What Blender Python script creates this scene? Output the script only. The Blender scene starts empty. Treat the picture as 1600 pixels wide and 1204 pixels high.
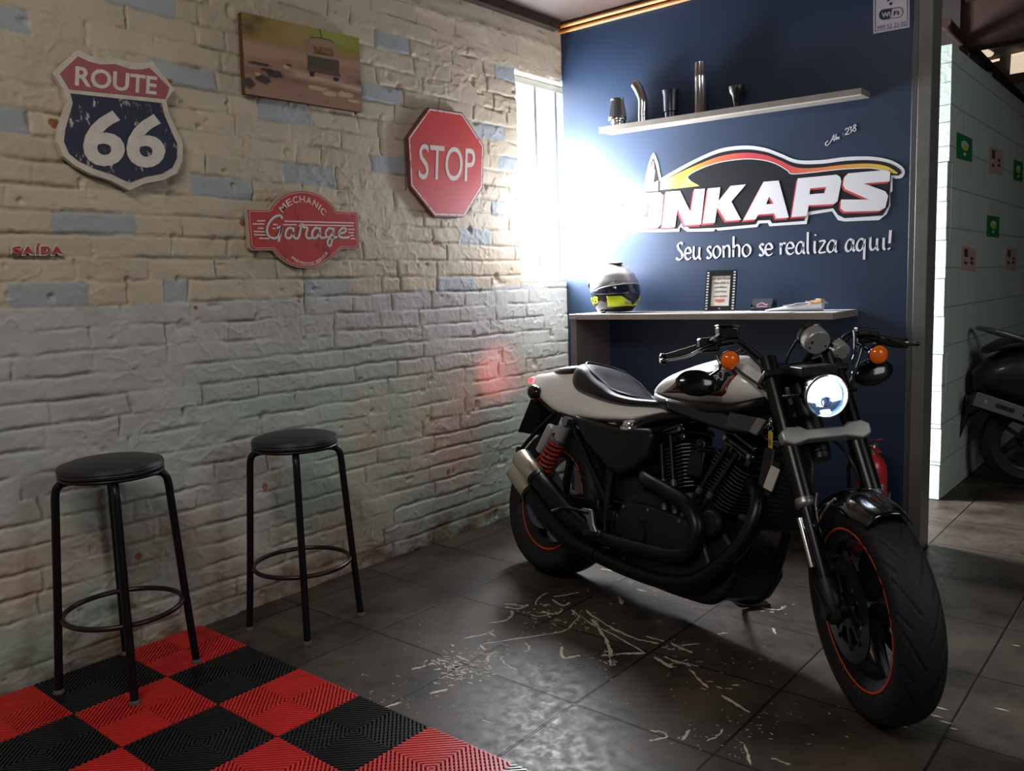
import bpy, bmesh, math, random
import numpy as np
from mathutils import Vector, Matrix
random.seed(7)
scn = bpy.context.scene
COL = scn.collection
R_ = math.radians
PI = math.pi

# ------------------------------------------------------------------ camera
FPX = 1306.2                                   # focal length in pixels of the 1600x1204 frame
CAMP = np.array([2.87, 0.0, 1.235])
def cam_axes(yaw=-.6995, pit=-.1176, rol=-.0324):
    cy, sy = math.cos(yaw), math.sin(yaw)
    f = np.array([sy*math.cos(pit), cy*math.cos(pit), math.sin(pit)])
    r0 = np.array([cy, -sy, 0.]); u0 = np.cross(r0, f)
    r = math.cos(rol)*r0 + math.sin(rol)*u0
    u = -math.sin(rol)*r0 + math.cos(rol)*u0
    return r, u, f
CR, CU, CF = cam_axes()
cd = bpy.data.cameras.new('camera'); cam = bpy.data.objects.new('camera', cd); COL.objects.link(cam)
cd.sensor_fit = 'HORIZONTAL'; cd.sensor_width = 36.0; cd.lens = 36.0*FPX/1600.0
cd.clip_start = .05; cd.clip_end = 100
cam.matrix_world = Matrix(((CR[0], CU[0], -CF[0], CAMP[0]), (CR[1], CU[1], -CF[1], CAMP[1]), (CR[2], CU[2], -CF[2], CAMP[2]), (0, 0, 0, 1)))
scn.camera = cam
vs = scn.view_settings
vs.view_transform = 'Standard'; vs.look = 'None'; vs.gamma = 1.0; vs.exposure = 0.0; vs.use_curve_mapping = False

# ------------------------------------------------------------------ world and lights
W = bpy.data.worlds.new('world'); scn.world = W; W.use_nodes = True
W.node_tree.nodes['Background'].inputs[0].default_value = (.80, .86, 1.0, 1)
W.node_tree.nodes['Background'].inputs[1].default_value = 5.0
def area(name, loc, target, sx, sy, power, col, spread=180):
    l = bpy.data.lights.new(name, 'AREA'); l.shape = 'RECTANGLE'; l.size = sx; l.size_y = sy
    l.energy = power; l.color = col; l.spread = R_(spread)
    o = bpy.data.objects.new(name, l); COL.objects.link(o); o.location = loc
    d = Vector(target)-Vector(loc); o.rotation_euler = d.to_track_quat('-Z', 'Y').to_euler()
    return o
# daylight in the window: the low bright part of the sky, and the paler rest above it
area('window_daylight', (-.17, 4.05, 1.64), (1.0, 4.05, 1.54), 1.02, .74, 430, (.90, .95, 1.0))
area('window_daylight_above', (-.19, 4.05, 2.21), (1.0, 4.05, 2.15), 1.02, .32, 18, (.95, .97, 1.0))
# ceiling lamps of the shop, behind and above the camera
area('ceiling_lamp', (1.9, -.35, 3.0), (1.3, 1.2, 0), 1.3, .5, 34, (1.0, .93, .85))
# lamp of the workshop in the passage behind the partition
area('workshop_lamp', (.55, 4.30, .66), (1.76, 4.95, .42), .40, .80, 70, (.93, .97, 1.0))
area('doorway_daylight', (5.2, 2.2, 2.4), (2.8, 3.9, 0), 1.6, 1.6, 28, (.93, .97, 1.0))

# ------------------------------------------------------------------ colour and material helpers
def lin(c):
    if isinstance(c, str):
        c = c.lstrip('#'); c = [int(c[i:i+2], 16)/255 for i in (0, 2, 4)]
        c = [x/12.92 if x <= .04045 else ((x+.055)/1.055)**2.4 for x in c]
    return (c[0], c[1], c[2], 1.0)
MATS = {}
def mat(name, col='#808080', rough=.5, metal=0., bump=0., bscale=60., var=0., vscale=8., coat=0., emit=None, estr=0., spec=.5, trans=0., ior=1.45):
    if name in MATS: return MATS[name]
    m = bpy.data.materials.new(name); m.use_nodes = True; nt = m.node_tree; b = nt.nodes['Principled BSDF']
    b.inputs['Base Color'].default_value = lin(col); b.inputs['Roughness'].default_value = rough
    b.inputs['Metallic'].default_value = metal; b.inputs['Coat Weight'].default_value = coat
    b.inputs['Coat Roughness'].default_value = .08; b.inputs['Specular IOR Level'].default_value = spec
    b.inputs['Transmission Weight'].default_value = trans; b.inputs['IOR'].default_value = ior
    if emit is not None:
        b.inputs['Emission Color'].default_value = lin(emit); b.inputs['Emission Strength'].default_value = estr
    tc = nt.nodes.new('ShaderNodeTexCoord')
    if var:
        n = nt.nodes.new('ShaderNodeTexNoise'); n.inputs['Scale'].default_value = vscale; n.inputs['Detail'].default_value = 6
        nt.links.new(tc.outputs['Object'], n.inputs['Vector'])
        r = nt.nodes.new('ShaderNodeMapRange'); r.inputs['From Min'].default_value = .3; r.inputs['From Max'].default_value = .7
        r.inputs['To Min'].default_value = 1-var; r.inputs['To Max'].default_value = 1+var
        nt.links.new(n.outputs['Fac'], r.inputs['Value'])
        mx = nt.nodes.new('ShaderNodeVectorMath'); mx.operation = 'SCALE'; mx.inputs[0].default_value = lin(col)[:3]
        nt.links.new(r.outputs[0], mx.inputs['Scale']); nt.links.new(mx.outputs[0], b.inputs['Base Color'])
    if bump:
        n2 = nt.nodes.new('ShaderNodeTexNoise'); n2.inputs['Scale'].default_value = bscale; n2.inputs['Detail'].default_value = 5
        nt.links.new(tc.outputs['Object'], n2.inputs['Vector'])
        bp = nt.nodes.new('ShaderNodeBump'); bp.inputs['Strength'].default_value = bump; bp.inputs['Distance'].default_value = .004
        nt.links.new(n2.outputs['Fac'], bp.inputs['Height']); nt.links.new(bp.outputs[0], b.inputs['Normal'])
    MATS[name] = m
    return m
def attr_mat(name, rough=.6, bump=0., bscale=200., attr='paint', coat=0.):
    m = bpy.data.materials.new(name); m.use_nodes = True; nt = m.node_tree; b = nt.nodes['Principled BSDF']
    a = nt.nodes.new('ShaderNodeAttribute'); a.attribute_name = attr
    nt.links.new(a.outputs['Color'], b.inputs['Base Color']); b.inputs['Roughness'].default_value = rough
    b.inputs['Coat Weight'].default_value = coat
    if bump:
        tc = nt.nodes.new('ShaderNodeTexCoord'); n2 = nt.nodes.new('ShaderNodeTexNoise'); n2.inputs['Scale'].default_value = bscale; n2.inputs['Detail'].default_value = 6
        nt.links.new(tc.outputs['Object'], n2.inputs['Vector'])
        bp = nt.nodes.new('ShaderNodeBump'); bp.inputs['Strength'].default_value = bump; bp.inputs['Distance'].default_value = .004
        nt.links.new(n2.outputs['Fac'], bp.inputs['Height']); nt.links.new(bp.outputs[0], b.inputs['Normal'])
    return m

# ------------------------------------------------------------------ mesh helpers
def nrm(v):
    v = np.asarray(v, float); return v/max(1e-9, np.linalg.norm(v))
def catmull(pts, n=6, closed=False):
    p = [np.asarray(q, float) for q in pts]; out = []; m = len(p)
    for i in range(m if closed else m-1):
        a, b, c, d = (p[(i-1) % m], p[i], p[(i+1) % m], p[(i+2) % m]) if closed else (p[max(i-1, 0)], p[i], p[i+1], p[min(i+2, m-1)])
        for k in range(n):
            t = k/n
            out.append(.5*((2*b)+(-a+c)*t+(2*a-5*b+4*c-d)*t*t+(-a+3*b-3*c+d)*t**3))
    if not closed: out.append(p[-1])
    return out
class MB:
    def __init__(s): s.v = []; s.f = []; s.m = []
    def add(s, vs_, fs, m=0):
        o = len(s.v); s.v += [tuple(map(float, q)) for q in vs_]
        s.f += [tuple(i+o for i in q) for q in fs]; s.m += [m]*len(fs); return s
    def box(s, a, b, m=0):
        x0, y0, z0 = a; x1, y1, z1 = b
        return s.add([(x0, y0, z0), (x1, y0, z0), (x1, y1, z0), (x0, y1, z0), (x0, y0, z1), (x1, y0, z1), (x1, y1, z1), (x0, y1, z1)],
                     [(0, 3, 2, 1), (4, 5, 6, 7), (0, 1, 5, 4), (1, 2, 6, 5), (2, 3, 7, 6), (3, 0, 4, 7)], m)
    def obox(s, c, ax, h, m=0):
        c = np.asarray(c, float); ax = [nrm(a)*k for a, k in zip(ax, h)]
        q = [c+sx*ax[0]+sy*ax[1]+sz*ax[2] for sz in (-1, 1) for sx, sy in ((-1, -1), (1, -1), (1, 1), (-1, 1))]
        return s.add(q, [(0, 3, 2, 1), (4, 5, 6, 7), (0, 1, 5, 4), (1, 2, 6, 5), (2, 3, 7, 6), (3, 0, 4, 7)], m)
    def bar(s, a, b, w, h, up=(0, 0, 1), m=0):
        a = np.asarray(a, float); b = np.asarray(b, float); d = nrm(b-a); r = nrm(np.cross(d, up)); u = np.cross(r, d)
        return s.obox((a+b)/2, (d, r, u), (np.linalg.norm(b-a)/2, w/2, h/2), m)
    def loft(s, rings, m=0, caps=True, closed=False):
        n = len(rings[0]); o = len(s.v); k = len(rings)
        for r in rings: s.v += [tuple(map(float, q)) for q in r]
        for i in range(k if closed else k-1):
            a = o+i*n; b = o+((i+1) % k)*n
            for j in range(n):
                s.f.append((a+j, a+(j+1) % n, b+(j+1) % n, b+j)); s.m.append(m)
        if caps and not closed:
            s.f.append(tuple(o+j for j in range(n-1, -1, -1))); s.m.append(m)
            s.f.append(tuple(o+(k-1)*n+j for j in range(n))); s.m.append(m)
        return s
    def tube(s, pts, r, n=12, caps=True, closed=False, m=0, flat=1.0):
        p = [np.asarray(q, float) for q in pts]; k = len(p); rr = r if isinstance(r, (list, tuple, np.ndarray)) else [r]*k
        u = None; rings = []
        for i in range(k):
            t = nrm(p[(i+1) % k]-p[i-1]) if closed else nrm(p[min(i+1, k-1)]-p[max(i-1, 0)])
            if u is None:
                u = np.cross(t, (0, 0, 1)) if abs(t[2]) < .9 else np.cross(t, (1, 0, 0))
            u = nrm(u-t*np.dot(u, t)); w = np.cross(t, u)
            rings.append([p[i]+rr[i]*(math.cos(a)*u+flat*math.sin(a)*w) for a in np.linspace(0, 2*PI, n, endpoint=False)])
        return s.loft(rings, m, caps, closed)
    def lathe(s, prof, c=(0, 0, 0), ax=(0, 0, 1), n=32, m=0, caps=True, closed=False):
        ax = nrm(ax); u = nrm(np.cross(ax, (0, 0, 1)) if abs(ax[2]) < .9 else np.cross(ax, (0, 1, 0))); w = np.cross(ax, u); c = np.asarray(c, float)
        rings = [[c+ax*h+max(r, 1e-4)*(math.cos(a)*u+math.sin(a)*w) for a in np.linspace(0, 2*PI, n, endpoint=False)] for r, h in prof]
        return s.loft(rings, m, caps, closed)
    def torus(s, R, r, c=(0, 0, 0), ax=(0, 0, 1), n=48, k=10, m=0):
        return s.lathe([(R+r*math.cos(a), r*math.sin(a)) for a in np.linspace(0, 2*PI, k, endpoint=False)], c, ax, n, m, False, True)
    def ball(s, c, r, ax=((1, 0, 0), (0, 1, 0), (0, 0, 1)), n=20, k=12, m=0, p=1.0):
        r = r if isinstance(r, (tuple, list)) else (r, r, r); c = np.asarray(c, float); ax = [nrm(a) for a in ax]; rings = []
        for t in np.linspace(-PI/2+.02, PI/2-.02, k):
            ct, st = math.cos(t), math.sin(t)
            rings.append([c+ax[0]*r[0]*ct*math.cos(a)+ax[1]*r[1]*ct*math.sin(a)+ax[2]*r[2]*st for a in np.linspace(0, 2*PI, n, endpoint=False)])
        return s.loft(rings, m)
    def prism(s, poly, fr, d0, d1, m=0):
        n = len(poly); q = [fr(u, v, d0) for u, v in poly]+[fr(u, v, d1) for u, v in poly]
        return s.add(q, [tuple(range(n-1, -1, -1)), tuple(range(n, 2*n))]+[(i, (i+1) % n, n+(i+1) % n, n+i) for i in range(n)], m)
    def build(s, name, mats, parent=None, xf=None, bevel=0., sub=0, sharp=40, seg=2):
        v = np.array(s.v, float).reshape(-1, 3)
        if xf is not None: v = xf(v)
        me = bpy.data.meshes.new(name); me.from_pydata(v.tolist(), [], s.f)
        for q in (mats if isinstance(mats, (list, tuple)) else [mats]): me.materials.append(q)
        me.polygons.foreach_set('material_index', s.m); me.polygons.foreach_set('use_smooth', [True]*len(s.f)); me.update()
        bm = bmesh.new(); bm.from_mesh(me); bmesh.ops.recalc_face_normals(bm, faces=bm.faces); bm.to_mesh(me); bm.free()
        me.set_sharp_from_angle(angle=R_(sharp))
        o = bpy.data.objects.new(name, me); COL.objects.link(o); o.parent = parent
        if bevel:
            b = o.modifiers.new('bevel', 'BEVEL'); b.width = bevel; b.segments = seg; b.limit_method = 'ANGLE'; b.angle_limit = R_(35); b.harden_normals = False
        if sub:
            q = o.modifiers.new('subsurf', 'SUBSURF'); q.levels = sub; q.render_levels = sub
        return o
def tag(o, label, cat, group=None):
    o['label'] = label; o['category'] = cat
    o['kind'] = 'thing'
    if group: o['group'] = group
    return o
def struct(o, label=None):
    o['kind'] = 'structure'
    if label: o['label'] = label
    return o
def thing(name, label, cat, loc=(0, 0, 0), rz=0., group=None, mw=None):
    o = bpy.data.objects.new(name, None); COL.objects.link(o); o.empty_display_size = .05
    if mw is not None: o.matrix_world = mw
    else: o.location = loc; o.rotation_euler = (0, 0, rz)
    return tag(o, label, cat, group)
def dup(o, parent=None):
    c = o.copy(); COL.objects.link(c); c.parent = parent
    for ch in [x for x in bpy.data.objects if x.parent == o]: dup(ch, c)
    return c
# where a line of sight through photo pixel (px,py) meets a plane of the room
def px_on(px, py, ax, val):
    d = CR*(px-800)/FPX - CU*(py-602)/FPX + CF
    return CAMP+d*(val-CAMP[ax])/d[ax]
PANEL_Y = 3.928
def fr_wall(x0):  return lambda u, v, n: (x0+n, u, v)          # u runs along the brick wall, n out into the room
def fr_panel(y0): return lambda u, v, n: (u, y0-.0012-n, v)
def wl(px, py):
    q = px_on(px, py, 0, .03); return (q[1], q[2])
def pl(px, py):
    q = px_on(px, py, 1, PANEL_Y); return (q[0], q[2])
def crop(ox, oy, s, fn): return lambda p: fn(ox+p[0]*s, oy+p[1]*s)
def fill(name, loops, fr, d0, d1, m, parent=None):
    """flat shape (with holes) of real thickness d0..d1 on the plane given by frame fr"""
    cu = bpy.data.curves.new(name, 'CURVE'); cu.dimensions = '2D'; cu.fill_mode = 'BOTH'; cu.extrude = .5
    for lp in loops:
        sp = cu.splines.new('POLY'); sp.points.add(len(lp)-1); sp.use_cyclic_u = True
        for i, q in enumerate(lp): sp.points[i].co = (q[0], q[1], 0, 1)
    return curve_mesh(cu, name, lambda u, v: (u, v), fr, d0, d1, m, parent)
def curve_mesh(cu, name, uv, fr, d0, d1, m, parent):
    ob = bpy.data.objects.new('tmp', cu); COL.objects.link(ob)
    dg = bpy.context.evaluated_depsgraph_get(); me = bpy.data.meshes.new_from_object(ob.evaluated_get(dg))
    bpy.data.objects.remove(ob); bpy.data.curves.remove(cu)
    zs = [v.co.z for v in me.vertices]; z0, z1 = min(zs), max(zs)
    for v in me.vertices:
        a, b = uv(v.co.x, v.co.y); t = (v.co.z-z0)/max(1e-9, z1-z0)
        v.co = fr(a, b, d0+(d1-d0)*t)
    me.name = name; me.materials.clear(); me.materials.append(m)
    for p in me.polygons: p.material_index = 0; p.use_smooth = False
    o = bpy.data.objects.new(name, me); COL.objects.link(o); o.parent = parent
    return o
def text(name, body, p00, p10, p01, fr, d0, d1, m, parent=None, bold=.012, shear=0., space=1.0):
    """lettering stretched so that its box runs p00 -> p10 along the base line and p00 -> p01 upward"""
    cu = bpy.data.curves.new(name, 'FONT'); cu.body = body; cu.size = 1; cu.extrude = .5; cu.offset = bold; cu.shear = shear; cu.space_character = space; cu.resolution_u = 4
    ob = bpy.data.objects.new('tmp', cu); COL.objects.link(ob)
    dg = bpy.context.evaluated_depsgraph_get(); me = bpy.data.meshes.new_from_object(ob.evaluated_get(dg)); bpy.data.objects.remove(ob); bpy.data.curves.remove(cu)
    xs = [v.co.x for v in me.vertices]; ys = [v.co.y for v in me.vertices]; zs = [v.co.z for v in me.vertices]
    x0, x1, y0, y1, z0, z1 = min(xs), max(xs), min(ys), max(ys), min(zs), max(zs)
    p00, p10, p01 = map(np.asarray, (p00, p10, p01))
    for v in me.vertices:
        a = (v.co.x-x0)/(x1-x0); b = (v.co.y-y0)/(y1-y0); t = (v.co.z-z0)/max(1e-9, z1-z0)
        q = p00+a*(p10-p00)+b*(p01-p00); v.co = fr(q[0], q[1], d0+(d1-d0)*t)
    me.name = name; me.materials.clear(); me.materials.append(m)
    for p in me.polygons: p.material_index = 0
    o = bpy.data.objects.new(name, me); COL.objects.link(o); o.parent = parent
    return o
def strokes(name, lines, wd, fr, d0, d1, m, parent=None, nib=None, smooth=5):
    """pen strokes of width wd drawn on a plane; nib = angle of a broad pen"""
    b = MB()
    for ln in lines:
        cl = len(ln) > 3 and tuple(ln[0]) == tuple(ln[-1])
        p = catmull(ln[:-1] if cl else ln, smooth, cl) if smooth and len(ln) > 2 else [np.asarray(q, float) for q in ln]
        k = len(p); L = []; Rr = []
        for i in range(k):
            t = nrm(p[(i+1) % k]-p[i-1]) if cl else nrm(p[min(i+1, k-1)]-p[max(i-1, 0)])
            w = wd if nib is None else wd*(.55+.75*abs(t[0]*math.sin(nib)-t[1]*math.cos(nib)))
            n = np.array([-t[1], t[0]])*w/2; L.append(p[i]+n); Rr.append(p[i]-n)
        rings = [[fr(*L[i], d0), fr(*Rr[i], d0), fr(*Rr[i], d1), fr(*L[i], d1)] for i in range(k)]
        b.loft(rings, 0, True, cl)
    return b.build(name, m, parent)
def noise2(u, v, seed=0):
    rs = np.random.RandomState(seed); T = rs.rand(256, 256)
    iu = np.floor(u).astype(int); iv = np.floor(v).astype(int); fu = u-iu; fv = v-iv
    fu = fu*fu*(3-2*fu); fv = fv*fv*(3-2*fv)
    g = lambda a, b: T[a % 256, b % 256]
    return (g(iu, iv)*(1-fu)+g(iu+1, iv)*fu)*(1-fv)+(g(iu, iv+1)*(1-fu)+g(iu+1, iv+1)*fu)*fv
def fbm(u, v, seed=0, o=4):
    s = 0; a = .5
    for i in range(o): s = s+a*noise2(u*2**i, v*2**i, seed+i*13); a *= .5
    return s/(1-.5**o)
def grid_mesh(name, P, mask, m, colors=None, parent=None):
    """mesh from a grid of points P[i,j,3]; mask[i,j] says which cells exist"""
    a, b = P.shape[:2]; idx = np.arange(a*b).reshape(a, b)
    q = np.stack([idx[:-1, :-1], idx[1:, :-1], idx[1:, 1:], idx[:-1, 1:]], -1)[mask]
    me = bpy.data.meshes.new(name); me.vertices.add(a*b); me.vertices.foreach_set('co', P.reshape(-1).astype(np.float32))
    nf = len(q); me.loops.add(nf*4); me.loops.foreach_set('vertex_index', q.reshape(-1).astype(np.int32))
    me.polygons.add(nf); me.polygons.foreach_set('loop_start', np.arange(0, nf*4, 4, dtype=np.int32))
    me.polygons.foreach_set('use_smooth', np.ones(nf, bool))
    me.update(calc_edges=True)
    if colors is not None:
        ca = me.color_attributes.new('paint', 'FLOAT_COLOR', 'POINT')
        c4 = np.ones((a*b, 4), np.float32); c4[:, :3] = colors.reshape(-1, 3); ca.data.foreach_set('color', c4.reshape(-1))
    me.materials.append(m); me.validate()
    o = bpy.data.objects.new(name, me); COL.objects.link(o); o.parent = parent
    return o
# ================================================================== THE SETTING
# ---- brick wall on the left, painted cream over grey, with the window opening
WY0, WY1, WZ1 = .70, 5.0, 2.66
WIN = (3.522, 4.56, 1.255, 2.362)              # y0 y1 z0 z1 of the window opening
GREYS = [(1.054, 1.136, 2.084), (1.0, 1.098, 1.779), (1.382, 1.621, 2.223), (1.519, 1.766, 2.028), (1.642, 1.887, 1.637), (1.155, 1.412, 1.475),
         (2.046, 2.303, 1.715), (1.946, 2.189, 1.946), (2.504, 2.715, 1.794), (2.462, 2.711, 2.09), (2.572, 2.765, 2.326), (3.364, 3.522, 2.329),
         (3.202, 3.411, 2.037), (3.366, 3.522, 1.878), (3.294, 3.49, 1.654), (3.056, 3.276, 1.499), (2.115, 2.349, 1.259), (2.886, 3.137, 1.268),
         (1.004, 1.239, 1.252), (1.508, 1.59, 1.243)]
def brick_wall():
    ny, nz = 880, 540
    y = np.linspace(WY0, WY1, ny); z = np.linspace(0, WZ1, nz); Y, Z = np.meshgrid(y, z, indexing='ij')
    # let the grid meet the opening exactly
    for v, ar, ax in ((WIN[0], y, 0), (WIN[1], y, 0), (WIN[2], z, 1), (WIN[3], z, 1)):
        i = int(np.abs(ar-v).argmin()); ar[i] = v
    Y, Z = np.meshgrid(y, z, indexing='ij')
    rh, ph = .0765, .072
    Zw = Z+.014*(fbm(Y*2.2, Z*9, 3)-.5)+.012*(fbm(Y*9, Z*9, 31)-.5)+.006*(fbm(Y*40, Z*40, 37, 3)-.5)
    Yw = Y+.022*(fbm(Y*7, Z*11, 5)-.5)+.008*(fbm(Y*40, Z*40, 39, 3)-.5)
    row = np.floor((Zw-ph)/rh).astype(int); fz = (Zw-ph)/rh-row
    dz = np.minimum(fz, 1-fz)*rh
    rs = np.random.RandomState(11); dyj = np.full(Y.shape, 9.); bid = np.zeros(Y.shape); paint = np.zeros(Y.shape)
    tone = np.zeros(Y.shape); lift = np.zeros(Y.shape)
    for r in range(row.min(), row.max()+1):
        j = []; p = WY0-.3+rs.rand()*.24
        while p < WY1+.3: j.append(p); p += .225+.05*rs.rand() if rs.rand() > .12 else .12
        g = [q for q in GREYS if int(math.floor((q[2]-ph)/rh)) == r]
        for a, b, _ in g: j = [t for t in j if t < a-.07 or t > b+.07]+[a-.006, b+.006]
        j = np.array(sorted(j)); M = row == r; k = np.searchsorted(j, Yw[M]); k = np.clip(k, 1, len(j)-1)
        dyj[M] = np.minimum(np.abs(Yw[M]-j[k-1]), np.abs(Yw[M]-j[k])); t = rs.rand(len(j)+1); l = rs.rand(len(j)+1)
        tone[M] = t[k]; lift[M] = l[k]
        for a, b, _ in g:
            s = np.zeros(Y.shape, bool); s[M] = (Yw[M] > a-.006) & (Yw[M] < b+.006); paint[s] = 1
    m1 = np.clip(fbm(Y*6, Z*8, 41)*3.4-1.15, .06, 1); m2 = np.clip(fbm(Y*9, Z*7, 47)*3.4-1.25, .02, 1)
    wj = .0035+.0055*fbm(Y*10, Z*10, 9)
    cz = np.exp(-(dz/wj)**2)*m1; cy = np.exp(-(dyj/wj)**2)*m2
    h = -.012*np.maximum(cz, cy)+.006*(lift-.5)
    h += .006*(fbm(Y*5, Z*8, 17)-.5)+.0070*(fbm(Y*26, Z*30, 19)-.5)+.0036*(fbm(Y*80, Z*70, 23, 3)-.5)
    ridge = np.abs(fbm(Y*7, Z*12, 61, 4)-.5); h += .005*np.exp(-(ridge/.02)**2)*(fbm(Y*3, Z*3, 67) > .5)      # runs of mortar and drips
    pit = np.clip(fbm(Y*16, Z*20, 71, 2)-.80, 0, 1); h -= .12*pit
    band = np.clip((Z-2.395)/.02, 0, 1)                                                                     # rough plaster below the ceiling
    hp = .012*(fbm(Y*9, Z*14, 81, 5)-.5)+.007*np.exp(-((Z-2.52-.02*noise2(Y*3, Z*0, 4))/.02)**2)*fbm(Y*30, Z*40, 83)*2
    h = h*(1-band)+band*hp
    cream = np.array(lin('#c2b49c')[:3]); blue = np.array(lin('#a3a9ab')[:3]); grey = np.array(lin('#b7b6b2')[:3])
    mint = np.array(lin('#a3b9a9')[:3]); beige = np.array(lin('#c1ad95')[:3]); brown = np.array(lin('#6b4a31')[:3]); chip = np.array(lin('#98633f')[:3])
    step = 1.209+.0153*np.clip((Y-1.2)/1.0, 0, 3)*1.0
    up = (Z > step+.002).astype(float)
    mixm = np.clip(fbm(Y*1.7, Z*2.3, 91)*3.2-.95, 0, 1)*np.clip((1.05-Z)/.35, 0, 1)
    mixb = np.clip(fbm(Y*2.1+7, Z*2.6, 97)*3.4-1.5, 0, 1)*np.clip((.98-Z)/.3, 0, 1)
    low = grey[None, None]*(1-mixm[..., None])+mint*mixm[..., None]; low = low*(1-.8*mixb[..., None])+beige*.8*mixb[..., None]
    c = cream*up[..., None]+low*(1-up[..., None])
    c = np.where((paint > 0)[..., None], blue, c)
    c = c*(1+.10*(tone-.5)[..., None])*(.90+.20*fbm(Y*11, Z*11, 101)[..., None])
    crack_dark = np.clip((np.maximum(cz, cy)-.42)*1.8, 0, 1)*.62*fbm(Y*20, Z*20, 107)*1.6  # colour darkened along the joints to raise the crack contrast
    c = c*(1-crack_dark[..., None])+np.array(lin('#4d4136')[:3])*crack_dark[..., None]
    st = np.clip((.10+.10*fbm(Y*7, Z*2, 111)-Z)/.08, 0, 1)*np.clip(fbm(Y*14, Z*18, 113)*2.2-.5, 0, 1); c = c*(1-.75*st[..., None])+brown*.75*st[..., None]
    for a, b, s in ((1.585, 1.985, .016), (1.185, 1.80, .016), (1.84, 1.51, .014), (2.075, 1.205, .008), (1.62, 1.195, .008), (1.86, .47, .014), (2.9, .33, .012), (1.33, .33, .012)):
        k = (((Y-a)/s)**2+((Z-b)/s)**2+1.2*(fbm(Y*60, Z*60, 121)-.5) < 1); c[k] = chip; h[k] -= .003
    hole = (Y[:-1, :-1]+.5*(y[1]-y[0]) > WIN[0]) & (Y[:-1, :-1]+.5*(y[1]-y[0]) < WIN[1]) & (Z[:-1, :-1]+.003 > WIN[2]) & (Z[:-1, :-1]+.003 < WIN[3])
    h = h*np.where(h < -.004, .75, .62)
    P = np.stack([h, Y, Z], -1)
    o = grid_mesh('wall_left', P, ~hole, attr_mat('painted_brick', .62, .12, 260), np.clip(c, 0, 1))
    struct(o, 'old brick wall painted cream above and grey below')
    return o
wall_left = brick_wall()
plaster = mat('plaster_reveal', '#d8d2c2', .8, bump=.4, bscale=40)
b = MB(); b.box((-.02, -2.4, 0), (0, WY0, WZ1)); b.build('wall_section', mat('cream_wall', '#c4b596', .7, bump=.5, bscale=12), wall_left)
b = MB(); y0, y1, z0, z1 = WIN
b.box((-.24, y0-.04, z0-.04), (-.012, y0, z1+.04)); b.box((-.24, y1, z0-.04), (-.012, y1+.04, z1+.04))
b.box((-.24, y0, z0-.04), (-.012, y1, z0)); b.box((-.24, y0, z1), (-.012, y1, z1+.04)); b.build('window_reveal', plaster, wall_left)
# ---- the barred window
fm = mat('window_steel', '#8f8d88', .5, .3)
b = MB()
for yy in (3.545, 4.54): b.box((-.095, yy-.018, z0), (-.065, yy+.018, z1))
for zz in (z0+.018, z1-.02): b.box((-.095, y0, zz-.018), (-.065, y1, zz+.018))
win = struct(b.build('window_1', fm, None, bevel=.003), 'barred steel window beside the dark blue partition')
for yy in (3.771, 3.96, 4.15, 4.34):
    b = MB(); b.box((-.092, yy-.011, z0+.03), (-.068, yy+.011, z1-.03)); b.build('window_bar', fm, win, bevel=.003)
gm = bpy.data.materials.new('window_glass'); gm.use_nodes = True; nt = gm.node_tree; nt.nodes.remove(nt.nodes['Principled BSDF'])
ta = nt.nodes.new('ShaderNodeBsdfTransparent'); gl = nt.nodes.new('ShaderNodeBsdfGlossy'); gl.inputs['Roughness'].default_value = .1
mxs = nt.nodes.new('ShaderNodeMixShader'); mxs.inputs[0].default_value = .06
nt.links.new(ta.outputs[0], mxs.inputs[1]); nt.links.new(gl.outputs[0], mxs.inputs[2]); nt.links.new(mxs.outputs[0], nt.nodes['Material Output'].inputs[0])
b = MB(); b.box((-.105, y0, z0), (-.101, y1, z1)); b.build('window_pane', gm, win)

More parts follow.
